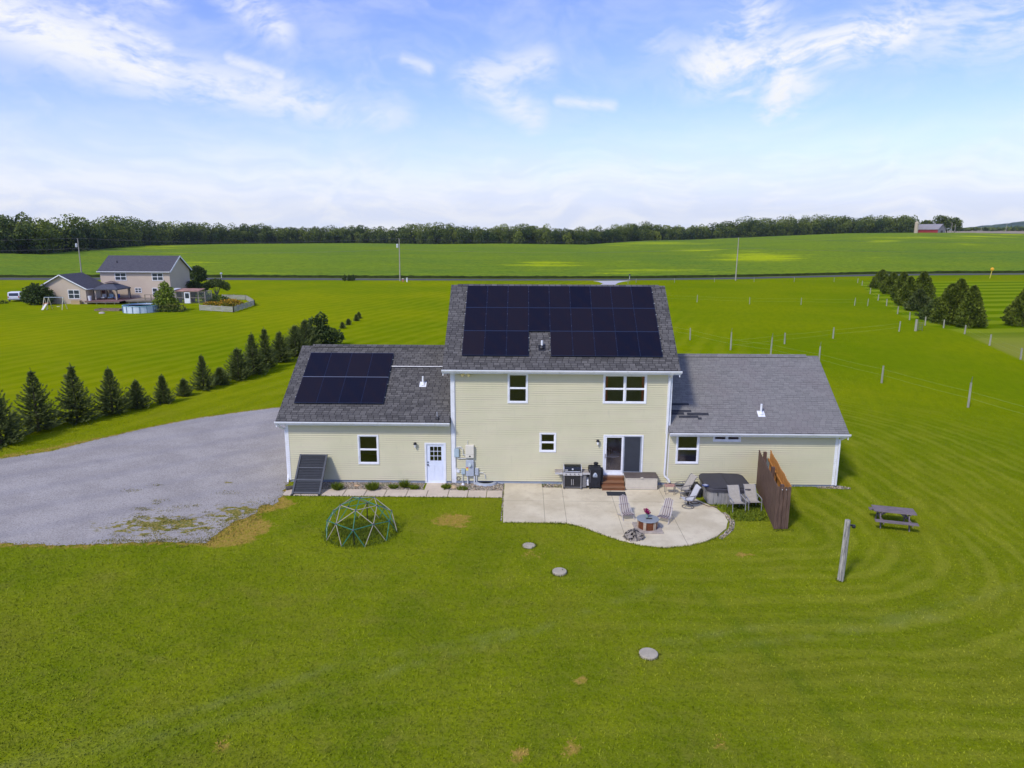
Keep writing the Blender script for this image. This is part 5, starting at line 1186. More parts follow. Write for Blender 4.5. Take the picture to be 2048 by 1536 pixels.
for pts, lb in (([(8.15, -2.35), (8.0, -2.5), (8.1, -2.68), (8.35, -2.65), (8.45, -2.48), (8.3, -2.33), (8.12, -2.36)], 'brown hose coiled at the foot of the hot tub'), ([(8.45, -2.5), (8.6, -2.75), (8.75, -2.95), (9.0, -2.98), (9.15, -3.1)], 'dark cable lying along the front of the hot tub')):
    mb = MB(); mb.path([(x, y, .065) for x, y in pts], .022, 6); seti(mb.build('hose', pm('hose_brown', (.16, .11, .06), .6)), label=lb, cat='hose')

# chairs
M_SL = pm('sling_fabric', (.37, .34, .28), .8, var=.12, scale=14, stretch=(1, 1, 1)); M_SL2 = pm('sling_grey', (.50, .50, .50), .8, var=.1); M_CF = pm('chair_frame', (.16, .15, .145), .5, spec=.4)
def sling_chair(name, loc, rz, lb, group, fabric, frame, swivel=False, backlean=.36):
    o = thing(name, loc, lb, 'chair', group, rz=rz); w_ = .27                    # faces local -Y
    prof = [(-.30, .44), (-.15, .415), (.05, .39), (.16, .42), (.22, .52), (.22+backlean*.35, .72), (.22+backlean*.8, .98), (.24+backlean, 1.03)]
    mb = MB(); vs = [(x, y, z) for (y, z) in prof for x in (-w_+.02, w_-.02)]; vs += [(x, y+.012, z-.008) for (y, z) in prof for x in (-w_+.02, w_-.02)]; n = len(prof)
    mb.add(vs, [(2*i, 2*i+1, 2*i+3, 2*i+2) for i in range(n-1)]+[(2*n+2*i+2, 2*n+2*i+3, 2*n+2*i+1, 2*n+2*i) for i in range(n-1)]); mb.build('sling', fabric, o, smooth=True)
    for s_ in (-1, 1):
        mb = MB(); mb.path([(s_*w_, y, z) for y, z in prof], .016, 6); mb.build('side_frame', frame, o)
        mb = MB(); mb.path([(s_*(w_+.03), .28, .66), (s_*(w_+.04), .05, .64), (s_*(w_+.04), -.22, .62), (s_*(w_+.04), -.30, .58)], .020, 6); mb.build('armrest', frame, o)
        if not swivel:
            mb = MB(); mb.path([(s_*(w_+.04), -.30, .58), (s_*(w_+.03), -.34, .0)], .016, 6); mb.build('leg', frame, o)
            mb = MB(); mb.path([(s_*(w_+.03), .12, .64), (s_*(w_+.02), .22, .34), (s_*(w_+.02), .36, .0)], .016, 6); mb.build('leg', frame, o)
        else:
            mb = MB(); mb.path([(s_*(w_+.04), -.28, .60), (s_*w_, -.22, .42)], .016, 6); mb.path([(s_*(w_+.03), .2, .65), (s_*w_, .1, .40)], .016, 6); mb.build('arm_support', frame, o)
    MB().path([(-w_, -.10, .38), (w_, -.10, .38)], .014, 6).build('stretcher', frame, o)
    if swivel:
        mb = MB(); mb.path([(.27*math.cos(a), .27*math.sin(a), .02) for a in np.linspace(0, 2*math.pi, 21)], .020, 6)
        for k in range(4): a = k*math.pi/2+.5; mb.tube((.26*math.cos(a), .26*math.sin(a), .02), (.04*math.cos(a), .04*math.sin(a), .16), .014, n=6)
        mb.build('ring_base', frame, o); MB().tube((0, 0, .14), (0, 0, .37), .045, .06, 10).build('pivot', M_BLK, o)
    return o
M_LF = pm('chair_frame_grey', (.30, .30, .31), .45)
sling_chair('sling_chair', (9.98, -3.28, 0), .10, 'tan sling chair leaning its back on the hot tub, the left of two', 'tan sling chairs in front of the hot tub', M_SL, M_LF)
sling_chair('sling_chair', (10.78, -3.12, 0), .06, 'tan sling chair nearest the brown privacy fence', 'tan sling chairs in front of the hot tub', M_SL, M_LF)
sling_chair('patio_chair', (7.85, -1.65, .045), -1.25, 'tan sling chair at the wall behind the swivel chair', 'chairs left of the hot tub', M_SL, M_CF)
sling_chair('swivel_chair', (7.78, -3.05, .045), -1.40, 'swivel patio chair on a round ring base', 'chairs left of the hot tub', M_SL2, M_CF, True, .26)
x, y = 7.28, -1.25; o = thing('side_table', (x, y, .045), 'small low table with a reddish top beside the tan sling chair', 'side table')
MB().bbox(-.26, .26, -.2, .2, .40, .43, .01).build('tabletop', pm('side_top', (.42, .24, .19), .7), o)
for a, b_ in ((-1, -1), (1, -1), (1, 1), (-1, 1)): MB().tube((a*.23, b_*.17, 0), (a*.23, b_*.17, .40), .014, n=6).build('leg', M_CF, o)
M_SLT = pm('slat_mauve', (.20, .15, .16), .8, var=.2, scale=6); M_SLW = pm('slat_pale', (.48, .44, .40), .8, var=.12)
def stick_chair(loc, rz, lb):
    o = thing('slat_chair', loc, lb, 'chair', 'folding slatted chairs by the fire pit', rz=rz)     # faces -Y
    n = 9
    for k in range(n):
        u = (k-(n-1)/2)*.055; fl_ = 1.0
        mb = MB(); mb.bar((u*1.15, -.42, .30-.02), (u*.95, .02, .20), .030, .022, upv=(0, 0, 1)); mb.bar((u*.95, .0, .20), (u*.80, .42, .92-.02*abs(k-4)), .030, .022, upv=(0, -1, 1)); mb.build('slat', M_SLT if k % 2 else M_SLW, o)
    MB().bar((-.27, -.40, .26), (.27, -.40, .26), .045, .03).build('front_rail', M_SLT, o)
    MB().bar((-.24, .24, .52), (.24, .24, .52), .03, .03).build('back_rail', M_SLT, o)
    for s_ in (-1, 1):
        MB().bar((s_*.24, .24, .52), (s_*.27, -.48, .0), .028, .035).build('leg', M_SLW, o); MB().bar((s_*.25, -.38, .25), (s_*.25, .42, .0), .028, .035).build('leg', M_SLW, o)
stick_chair((4.66, -4.30, .045), .22, 'folding slatted chair left of the fire pit'); stick_chair((6.42, -4.62, .045), -.52, 'folding slatted chair right of the fire pit')
# fire pit
FPC = (5.44, -5.62); o = thing('fire_pit', (*FPC, .045), 'round fire pit with a grey lid on a square stone base', 'fire pit', rz=.03)
M_ST = pm('pit_stone', (.36, .31, .26), .9, var=.25, scale=6, bump=.4); M_RU = pm('pit_copper', (.17, .055, .022), .5, var=.3, scale=4, metal=.3); M_PIL = pm('pit_pillar', (.44, .35, .25), .85, var=.25, scale=8, bump=.4)
MB().bbox(-.58, .58, -.56, .56, 0, .08, .015).build('base', M_ST, o)
MB().lathe([(.42, .07), (.42, .44), (.40, .44), (.40, .08)], n=32).build('drum', M_RU, o)
for a in (-2.05, -1.0, .15, 1.15, 2.1, 3.15): MB().bar((.41*math.cos(a), .41*math.sin(a), .071), (.41*math.cos(a), .41*math.sin(a), .45), .12, .09, upv=(-math.cos(a), -math.sin(a), 0)).build('pillar', M_PIL, o)
MB().lathe([(.0, .452), (.48, .452), (.49, .465), (.48, .48), (0, .485)], n=40).build('lid', pm('pit_lid', (.30, .33, .34), .6, var=.12, scale=3, metal=.2), o)
o = thing('flower_vase', (5.42, -5.50, .531), 'glass vase of magenta flowers on the fire pit lid', 'vase')
MB().lathe([(.05, 0), (.06, .03), (.045, .10), (.06, .16), (.05, .16), (.035, .1), (.045, .03)], n=14).build('vase_body', pm('vase_green', (.20, .28, .24), .15), o)
rg = np.random.default_rng(8); P, D, T = blobpoints(rg, [(0, 0, .28, .09, .08), (-.07, .02, .34, .06, .05), (.06, 0, .22, .06, .05)], 220)
leaves('flowers', P, D, .06, .045, leafmat('magenta', (.20, .004, .06), (.48, .02, .16), transl=.1), o, T, 8)
mb = MB(); [mb.tube((0, 0, .05), (.05*math.cos(k), .05*math.sin(k), .26), .006, n=4) for k in range(6)]; mb.build('stems', M_GR, o)
o = seti(MB().bbox(5.36, 5.62, -5.72, -5.60, .531, .541, .003).build('tray', M_BLK), label='small dark tray in front of the flower vase', cat='tray')
# covered firewood bundle at the patio edge
o = thing('bundle', (4.68, -6.62, .03), 'grey-brown bundle of firewood under a strapped net cover', 'bundle')
rg = np.random.default_rng(6); mb = MB()
for k in range(70):
    a = rg.uniform(0, 6.28); rr0 = math.sqrt(rg.random()); cx, cy = .36*rr0*math.cos(a), .24*rr0*math.sin(a); cz = .05+.34*(1-rr0)*rg.random()
    d_ = Vector((rg.normal(0, .5), rg.normal(0, .7), rg.normal(0, .25))).normalized()*rg.uniform(.10, .20); mb.tube(Vector((cx, cy, cz+.03))-d_, Vector((cx, cy, cz+.03))+d_, .028, .022, 6, int(rg.integers(0, 3)))
mb.build('firewood', [pm('wood_a', (.28, .24, .21), .9), pm('wood_b', (.14, .115, .10), .9), pm('wood_c', (.36, .32, .28), .9)], o)
mb = MB(); n = 18; rws = 7; vs = []
for j in range(rws+1):
    phi = math.pi/2*j/rws
    for k in range(n):
        a = 2*math.pi*k/n; f = 1+.10*math.sin(a*3+j)+.07*math.sin(a*7-j*2); vs.append((.45*math.cos(phi)*math.cos(a)*f, .32*math.cos(phi)*math.sin(a)*f, .40*math.sin(phi)*(1+.10*math.sin(a*2+j))))
mb.add(vs, [(j*n+k, j*n+(k+1) % n, (j+1)*n+(k+1) % n, (j+1)*n+k) for j in range(rws) for k in range(n) if (k*7+j*5) % 11 > 2])
mb.build('net_cover', pm('net_cover', (.26, .225, .18), .9, var=.5, scale=9, grime=(.05, .045, .035)), o)
for pts in ([(-.4, -.1, .10), (-.15, -.1, .42), (.15, -.1, .40), (.42, -.08, .12)], [(0, .28, .1), (.02, .05, .45), (.05, -.2, .36), (.1, -.36, .05)]): MB().path(pts, .013, 5).build('strap', M_BLK, o)
# gas grill
o = thing('gas_grill', (2.47, -.52, .045), 'black gas grill with steel front panel and side shelves', 'grill')
M_STEEL = pm('grill_steel', (.62, .62, .63), .35, metal=.5, var=.08); M_GG = pm('grill_grey', (.17, .165, .16), .6); M_LID = pm('grill_lid', (.012, .015, .018), .22, spec=.6, var=.1)
MB().box(-.39, .39, -.27, .27, .12, .72).build('cabinet', M_BLK, o)
mb = MB()
for x in (-.43, .43): mb.box(x-.035, x+.035, -.29, -.22, .06, .74); mb.box(x-.035, x+.035, .22, .29, .06, .74)
mb.box(-.46, .46, -.285, .28, .085, .115); mb.build('cart_frame', M_GG, o)
MB().box(-.48, .48, -.33, -.275, .73, .88).build('control_panel', M_STEEL, o)
for x in (-.33, -.12, .10, .30): MB().tube((x, -.33, .805), (x, -.375, .805), .032, .026, 12).build('knob', M_GG, o)
for x in (-.05, .04): MB().bar((x, -.29, .22), (x, -.29, .52), .02, .02, upv=(1, 0, 0)).build('door_handle', M_STEEL, o)
MB().box(-.46, .46, -.27, .27, .73, .90).build('firebox', M_GG, o)
mb = MB(); mb.xprism([(-.28, .90), (-.27, 1.02), (-.18, 1.13), (-.02, 1.19), (.16, 1.18), (.26, 1.08), (.27, .90)], -.42, .42); mb.build('lid', M_LID, o)
mb = MB(); 
for a, b_ in ((-.455, -.421), (.421, .455)): mb.xprism([(-.30, .90), (-.29, 1.03), (-.19, 1.145), (-.02, 1.205), (.17, 1.19), (.275, 1.09), (.28, .90)], a, b_)
mb.build('lid_end', M_STEEL, o)
MB().tube((-.38, -.33, .945), (.38, -.33, .945), .018, n=8).build('lid_handle', M_STEEL, o)
MB().tube((0, -.262, 1.05), (0, -.285, 1.04), .045, n=16).build('thermometer', M_WHITE, o)
MB().box(-.38, -.24, -.288, -.278, .985, 1.03).build('badge', M_STEEL, o)
for s_ in (-1, 1): MB().bbox(min(s_*.49, s_*.88), max(s_*.49, s_*.88), -.26, .24, .84, .885, .01).build('side_shelf', pm('shelf_taupe', (.36, .32, .27), .6), o); 
MB().box(-.88, -.49, -.30, -.262, .78, .86).build('shelf_edge', M_STEEL, o); MB().box(.49, .88, -.30, -.262, .78, .86).build('shelf_edge', M_STEEL, o)
MB().box(.50, .70, -.22, .2, .08, .78).build('tank_cover', M_GG, o)
o2 = MB().lathe([(.10, 0), (.15, .04), (.155, .28), (.10, .36), (.05, .38), (.05, .44)], c=(.80, -.02, .12), n=16).build('gas_tank', pm('tank_white', (.70, .71, .72), .4), o)
for x in (-.43, .43):
    wv_ = MB().tube((x-.025, -.27, .075), (x+.025, -.27, .075), .085 if x > 0 else .05, n=16).build('wheel', M_GG if x > 0 else M_BLK, o)
    MB().tube((x-.03, -.27, .075), (x+.03, -.27, .075), .035, n=10).build('hub_cap', M_STEEL, wv_)
# covered smoker
o = thing('covered_smoker', (3.60, -.52, .045), 'pellet smoker wrapped in a black fabric cover with a mountain emblem', 'covered grill')
M_COV = pm('cover_fabric', (.016, .017, .021), .7, var=.35, scale=5, bump=.5, bscale=6)
mb = MB(); cs = []
for z, hx, hy, cx in ((.10, .30, .26, 0), (.45, .31, .27, 0), (.85, .325, .28, 0), (1.02, .325, .27, 0), (1.12, .30, .24, 0), (1.15, .22, .18, 0)): cs.append([(x+cx+.008*math.sin(z*9+x*20), y+.008*math.cos(z*11+y*9), z) for x, y in rr_(hx, hy, .06, 3)])
n = len(cs[0]); mb.add([p for c_ in cs for p in c_], [(j*n+k, j*n+(k+1) % n, (j+1)*n+(k+1) % n, (j+1)*n+k) for j in range(len(cs)-1) for k in range(n)]+[tuple(range((len(cs)-1)*n, len(cs)*n))]); mb.build('fabric_cover', M_COV, o)
MB().lathe([(.09, 0), (.10, .09), (.12, .12), (.12, .17), (.05, .20), (0, .20)], c=(.06, .05, 1.13), n=14).build('chimney_cap', M_COV, o)
MB().box(.325, .42, -.15, .18, .25, 1.0).build('hopper_cover', M_COV, o)
mb = MB(); mb.yprism([(-.115, .72), (.115, .72), (.085, .80), (.045, .865), (0, .885), (-.05, .86), (-.09, .79)], -.298, -.290); mb.yprism([(-.115, .655), (.115, .655), (.115, .685), (-.115, .685)], -.297, -.290); mb.build('emblem', pm('emblem_silver', (.50, .55, .60), .5), o)
MB().yprism([(-.04, .745), (.0, .80), (.02, .78), (.05, .81), (.08, .745)], -.301, -.2985).build('emblem_mark', pm('emblem_blue', (.10, .20, .35), .5), o)
MB().path([(-.29, -.275, 1.06), (-.255, -.30, .95), (-.25, -.30, .35)], .006, 4).build('piping', pm('piping_grey', (.35, .35, .36), .6), o)
for x in (-.24, .26): MB().tube((x, -.24, .06), (x, -.20, .06), .055, n=12).build('wheel', M_BLK, o); 
# deck steps, box, mat
o = thing('porch_steps', (4.53, -.5, .045), 'three brown wooden steps up to the sliding door', 'steps')
M_TR = pm('step_tread', (.25, .125, .060), .6, var=.15, scale=2, stretch=(.6, 5, 5)); M_RS = pm('step_riser', (.175, .070, .028), .7, var=.2, scale=2, stretch=(.6, 5, 5))
for k in range(3):
    z = .175*(3-k)-.02; y0 = -.34-.31*k+.5
    MB().box(-.56, .56, y0+.01, .46, max(0, z-.175), z-.026).build('riser', M_RS, o)
    MB().bbox(-.58, .58, y0-.02, y0+.16, z-.025, z, .004).build('tread', M_TR, o); MB().bbox(-.58, .58, y0+.165, y0+.34, z-.025, z, .004).build('tread', M_TR, o)
o = thing('storage_box', (5.94, -.50, .045), 'beige deck storage box with a brown lid', 'storage box')
M_BX = pm('box_beige', (.56, .51, .40), .6, var=.06); M_LD = pm('box_lid', (.115, .092, .078), .65, var=.15)
MB().bbox(-.80, .80, -.32, .34, .02, .64, .02).build('body', M_BX, o); MB().bbox(-.83, .83, -.35, .37, .641, .70, .02).build('lid', M_LD, o)
MB().bbox(-.72, .72, -.329, -.321, .10, .12, .002).build('body_rib', pm('box_rib', (.48, .42, .36), .6), o); MB().bbox(-.72, .72, -.329, -.321, .54, .56, .002).build('body_rib', pm('box_rib', (.48, .42, .36), .6), o)
MB().bbox(-.07, .07, -.37, -.352, .60, .68, .004).build('latch', M_BX, o); MB().box(-.78, .78, -.30, .32, 0, .019).build('feet', M_BLK, o)
o = seti(MB().bbox(4.14, 5.08, -1.68, -1.14, .046, .062, .006).build('door_mat', pm('mat_black', (.030, .034, .038), .9, var=.25, scale=8, bump=.4)), label='black door mat at the foot of the porch steps', cat='door mat')
# taller weeds at the tub and along edges
def tufts(name, pts, h_, lb, seed, mt, w_=.028, spread=1.0):
    rg = np.random.default_rng(seed); n = len(pts); P = np.array([(x, y, -.01) for x, y in pts])
    D = np.stack([rg.normal(0, .45, n)*spread, rg.normal(0, .45, n)*spread, np.ones(n)], 1)
    return seti(leaves(name, P, D, rg.uniform(.5, 1.2, n)*h_, w_, mt, None, None, seed), kind='stuff', label=lb)
rg = np.random.default_rng(31)
q = np.stack([rg.uniform(8.9, 11.6, 5200), rg.uniform(-4.6, -.1, 5200)], 1); pdd = polydist(q[:, 0], q[:, 1], PATIO); q = q[(pdd > .22) & ((q[:, 1] < -2.72) | (q[:, 0] > 11.0)) & (q[:, 0] < 11.80+q[:, 1]*.165) & (rg.random(len(q)) < np.clip(1.2+(q[:, 1]+4.6)*.3, .2, 1))]
tufts('weeds', q, .17, 'unmown weeds between the hot tub and the privacy fence', 31, M_GR, .05)
# ------------------------------------------------------------------ neighbour's place on the left
M_BEI, t = material('beige_siding')
gc = t.node('ShaderNodeNewGeometry').outputs['Position']; zz_ = t.xyz(gc)[2]
c = t.mix(t.ramp(t.noise(gc, .3, 4, .6), .3, .7), (.52, .42, .315), (.57, .465, .35)); c = t.mix(t.m('MULTIPLY', t.m('LESS_THAN', t.m('FRACT', t.m('MULTIPLY', zz_, 5)), .2), .25), c, (.30, .25, .20))
t.put(t.b.inputs['Base Color'], c); t.b.inputs['Roughness'].default_value = .6
M_NR = shingle('neighbour_shingles', (.058, .057, .068), (.090, .088, .098), (.03, .03, .035), .3, .15, (.075, .070, .082), .4)
n_ = thing('house', (-74, 95, 0), 'beige two-storey house with a gabled side wing, far left', 'house'); of = (-74, 95, 0)
def nsub(name, f, mt, parent=None, **k):
    mb = MB(); f(mb); return mb.build(name, mt, parent or n_, off=of, **k)
# main block
MX0, MX1, MY0, MY1 = -78.9, -65.9, 97.0, 105.0; ZE, ZR = 5.45, 8.0; YR = 101.0
def nb(b):
    b.box(MX0, MX1, MY0, MY1, -.2, ZE)
    b.xprism([(MY0, ZE), (YR, ZR), (MY1, ZE)], MX0, MX1)
nsub('wall', nb, M_BEI)
nsub('wall', lambda b: (b.box(-86.4, -78.0, 90.6, 97.0, -.2, 2.75), b.yprism([(-86.4, 2.75), (-78.0, 2.75), (-82.2, 5.0)], 90.6, 97.0)), M_BEI)
def nroof(b, y0, z0, yr, zr, x0, x1, th=.2): b.xprism([(y0, z0), (yr, zr), (2*yr-y0, z0), (2*yr-y0, z0-th), (yr, zr-th), (y0, z0-th)], x0, x1)
s_ = (ZR-ZE)/(YR-MY0)
nsub('roof', lambda b: nroof(b, MY0-.4, ZE-.4*s_+.2, YR, ZR+.2, MX0-.35, MX1+.35), M_NR, uv=lambda c: (c.x, c.y*1.2))
nsub('roof', lambda b: b.yprism([(-86.85, 2.72), (-82.2, 5.2), (-77.55, 2.72), (-77.55, 2.52), (-82.2, 5.0), (-86.85, 2.52)], 90.2, 97.0), M_NR, uv=lambda c: (c.y, c.x*1.1))
nsub('rake_board', lambda b: (b.bar((-86.85, 90.17, 2.60), (-82.2, 90.17, 5.08), .05, .17), b.bar((-82.2, 90.17, 5.08), (-77.55, 90.17, 2.60), .05, .17)), M_WHITE)
nsub('rake_board', lambda b: (b.bar((MX1+.37, MY0-.4, ZE-.17), (MX1+.37, YR, ZR+.08), .05, .25), b.bar((MX1+.37, YR, ZR+.08), (MX1+.37, MY1+.4, ZE-.17), .05, .25)), M_WHITE)
nsub('gutter', lambda b: (b.box(MX0-.35, MX1+.35, MY0-.55, MY0-.41, ZE-.16, ZE-.04), b.box(-77.54, -77.42, 90.2, 96.9, 2.50, 2.66)), M_WHITE)
M_NG = pm('far_glass', (.035, .045, .06), .15, spec=.6)
def nwin(x0, z0, x1, z1, y, n=2, lat=True):
    o = nsub('window', lambda b: (b.box(x0, x1, y-.06, y-.003, z0, z0+.1), b.box(x0, x1, y-.06, y-.003, z1-.1, z1), [b.box(x0+(x1-x0-.1)*k/n, x0+(x1-x0-.1)*k/n+.1, y-.058, y-.003, z0+.1, z1-.1) for k in range(n+1)], b.box(x0+.1, x1-.1, y-.055, y-.003, (z0+z1)/2-.05, (z0+z1)/2+.05)), M_WHITE)
    nsub('pane', lambda b: b.box(x0+.05, x1-.05, y-.03, y-.001, z0+.05, z1-.05), M_NG, o)
nwin(-76.15, 3.75, -74.0, 5.15, 97.0); nwin(-69.2, 3.75, -67.1, 5.15, 97.0); nwin(-72.65, 1.5, -71.4, 2.4, 97.0); nwin(-69.4, .85, -68.4, 2.4, 97.0, 1); nwin(-81.2, .9, -79.1, 2.5, 90.6)
nsub('window', lambda b: (b.box(-77.99, -77.95, 93.2, 94.9, .8, 2.3)), M_WHITE); nsub('door', lambda b: (b.box(-77.99, -77.95, 95.4, 96.4, .5, 2.4)), pm('door_dark', (.12, .05, .05), .5))
nsub('chimney_vent', lambda b: b.tube((-76.6, 99, 6.6), (-76.6, 99, 7.3), .09, n=6), M_BLK)
# deck
M_DK1 = pm('deck_red', (.24, .13, .12), .8, var=.2, scale=1); M_DK2 = pm('deck_brown', (.24, .20, .15), .85, var=.25, scale=1)
o = thing('deck', (-72, 92.5, 0), 'low red and brown wooden deck behind the beige house', 'deck'); dof = (-72, 92.5, 0)
MB().box(-77.9, -71.6, 89.6, 96.9, .50, .60).build('boards', M_DK1, o, off=dof); MB().box(-71.55, -65.2, 91.4, 96.9, .50, .60).build('boards', M_DK2, o, off=dof)
mb = MB(); mb.box(-77.8, -71.7, 89.7, 89.78, .28, .499); mb.box(-71.5, -65.3, 91.5, 91.58, .28, .499)
for x in np.arange(-77.5, -65.5, 1.6): mb.box(x-.08, x+.08, 91.7 if x > -71.6 else 89.9, 91.86 if x > -71.6 else 90.06, -.05, .28)
mb.build('joists', M_DK2, o, off=dof)
mb = MB()
for x in (-68.0, -66.9, -65.7): mb.box(x-.06, x+.06, 91.5, 91.62, .6, 1.6)
mb.box(-68.1, -65.6, 91.48, 91.64, 1.55, 1.65); mb.build('railing', M_DK2, o, off=dof)
M_GZ = pm('gazebo_canvas', (.075, .08, .10), .8, var=.15); M_GZ2 = pm('gazebo_brown', (.16, .12, .10), .8, var=.2); M_CUR = pm('gazebo_curtain', (.45, .37, .29), .8, var=.15)
o = thing('gazebo', (-75.0, 93.6, .6), 'dark two-tier gazebo with tan curtains on the deck', 'gazebo')
def pyr(b, h0, z0, h1, z1): b.add([(-h0, -h0, z0), (h0, -h0, z0), (h0, h0, z0), (-h0, h0, z0), (-h1, -h1, z1), (h1, -h1, z1), (h1, h1, z1), (-h1, h1, z1)], [(0, 1, 5, 4), (1, 2, 6, 5), (2, 3, 7, 6), (3, 0, 4, 7), (4, 5, 6, 7)])
mb = MB(); pyr(mb, 2.25, 2.0, .7, 2.85); mb.box(-2.25, 2.25, -2.26, -2.22, 1.8, 2.0); mb.box(2.22, 2.26, -2.25, 2.25, 1.8, 2.0); mb.build('canopy', M_GZ, o)
mb = MB(); pyr(mb, .95, 2.95, .05, 3.3); mb.build('top_canopy', M_GZ2, o)
for a, b_ in ((-1, -1), (1, -1), (1, 1), (-1, 1)):
    MB().box(a*2.1-.06, a*2.1+.06, b_*2.1-.06, b_*2.1+.06, 0, 1.99).build('post', M_BLK, o)
    mb = MB(); [mb.tube((a*(2.0-.1*q), b_*2.05, .1), (a*(2.0-.1*q), b_*2.05, 1.9), .08, .05, 6) for q in range(3)]; mb.build('curtain', M_CUR, o)
for i, (x, y, c_, lb, nm) in enumerate([(-76.1, 92.6, (.40, .42, .44), 'pale lounge chair under the gazebo, left', 'lounge_chair'), (-75.0, 93.0, (.30, .42, .48), 'bluish lounge chair in the middle of the gazebo', 'lounge_chair'), (-73.8, 92.9, (.03, .08, .30), 'blue lounge chair under the right side of the gazebo', 'lounge_chair')]):
    o = thing(nm, (x, y, .6), lb, 'chair', 'chairs under the gazebo'); mt_ = pm('lounge%d' % i, c_, .7)
    MB().box(-.35, .35, -.4, .3, .3, .45).build('seat', mt_, o); MB().box(-.35, .35, .22, .36, .451, 1.0).build('backrest', mt_, o)
    for a, b_ in ((-.3, -.35), (.3, -.35), (-.3, .25), (.3, .25)): MB().box(a-.03, a+.03, b_-.03, b_+.03, 0, .299).build('leg', M_BLK, o)
o = thing('trash_bin', (-77.4, 90.6, .6), 'white bin standing on the red deck', 'bin'); MB().lathe([(.22, 0), (.30, .75), (.32, .76), (.32, .82), (0, .84)], n=14).build('body', M_WHITE, o)
o = thing('storage_crate', (-79.6, 90.1, 0), 'tan crate against the gable wall of the beige house', 'crate'); MB().bbox(-.8, .8, -.3, .3, 0, .62, .03).build('body', pm('crate_tan', (.46, .33, .17), .8, var=.15), o); MB().bbox(-.83, .83, -.33, .33, .621, .68, .03).build('lid', pm('crate_lid', (.40, .30, .17), .8), o)
x, y = G(266, 627); o = thing('above_ground_pool', (x, y+2.6, 0), 'round above-ground pool with white walls and blue water', 'swimming pool')
RP = 2.65
MB().lathe([(RP, 0), (RP, 1.08), (RP-.03, 1.08), (RP-.03, .2)], n=40).build('wall', pm('pool_wall', (.58, .66, .74), .5, var=.12, scale=1.5), o)
MB().lathe([(0, .92), (RP-.035, .92)], n=40).build('water', pm('pool_water', (.10, .34, .52), .08, spec=.6), o)
for k in range(16): a = 2*math.pi*k/16; MB().bar(((RP+.06)*math.cos(a), (RP+.06)*math.sin(a), 0), ((RP+.06)*math.cos(a), (RP+.06)*math.sin(a), 1.1), .07, .05).build('upright', pm('pool_steel', (.12, .20, .28), .4), o)
mb = MB(); mb.path([((RP+.03)*math.cos(a), (RP+.03)*math.sin(a), 1.1) for a in np.linspace(0, 2*math.pi, 33)], .06, 6); mb.build('rim', pm('pool_rim', (.20, .42, .52), .4), o)
x, y = G(215, 622); o = thing('raised_bed', (x, y+.8, 0), 'brown timber-edged garden bed left of the pool', 'garden bed')
mb = MB(); mb.box(-2.1, 2.0, -.9, -.7, 0, .3); mb.box(-2.1, 2.0, .7, .9, 0, .3); mb.box(-2.1, -1.9, -.7, .7, 0, .3); mb.box(1.8, 2.0, -.7, .7, 0, .3); mb.build('edging', pm('timber', (.22, .16, .11), .9, var=.3), o); MB().box(-1.9, 1.8, -.7, .7, 0, .2).build('soil', pm('soil', (.15, .105, .07), .95, var=.35, scale=2), o)
x, y = G(204, 627); rock('landscape_stone', (x, y, 0), .5, .3, .3, (.42, .36, .32), 'pinkish stone heap at the front of the garden bed', 5)
# swing set
x, y = G(105, 620); o = thing('swing_set', (x, y+.8, 0), 'small swing set with pale yellow legs beside the gable', 'swing set', rz=.05)
M_SW = pm('swing_pale', (.66, .62, .42), .5); M_SWB = pm('swing_blue', (.35, .42, .50), .5)
MB().tube((-1.6, 0, 2.0), (1.5, 0, 2.0), .05, n=8).build('top_bar', M_SWB, o)
for sx in (-1.6, -.9, 1.4):
    for sy in (-.75, .75): MB().tube((sx, 0, 2.0), (sx+.08*(1 if sx > 0 else -1), sy, 0), .05, n=6).build('leg', M_SW, o)
for sx in (-.4, .5):
    MB().box(sx-.22, sx+.22, -.1, .1, .45, .5).build('swing_seat', M_BLK if sx < 0 else pm('seat_white', (.7, .7, .7), .6), o)
    for q in (-.2, .2): MB().tube((sx+q, 0, .5), (sx+q, 0, 2.0), .012, n=4).build('chain', M_WIRE, o)
o2 = MB().box(-1.62, -1.0, -.5, .5, 1.0, 1.05).build('platform', pm('play_orange', (.55, .20, .06), .6), o)
MB().add([(-1.3, -.5, 1.0), (-.95, -.5, 1.0), (-.95, -1.7, .15), (-1.3, -1.7, .15), (-1.3, -.5, .95), (-.95, -.5, .95), (-.95, -1.7, .1), (-1.3, -1.7, .1)], [(0, 1, 2, 3), (7, 6, 5, 4), (0, 3, 7, 4), (1, 5, 6, 2)]).build('slide', pm('slide_white', (.75, .72, .60), .4), o)
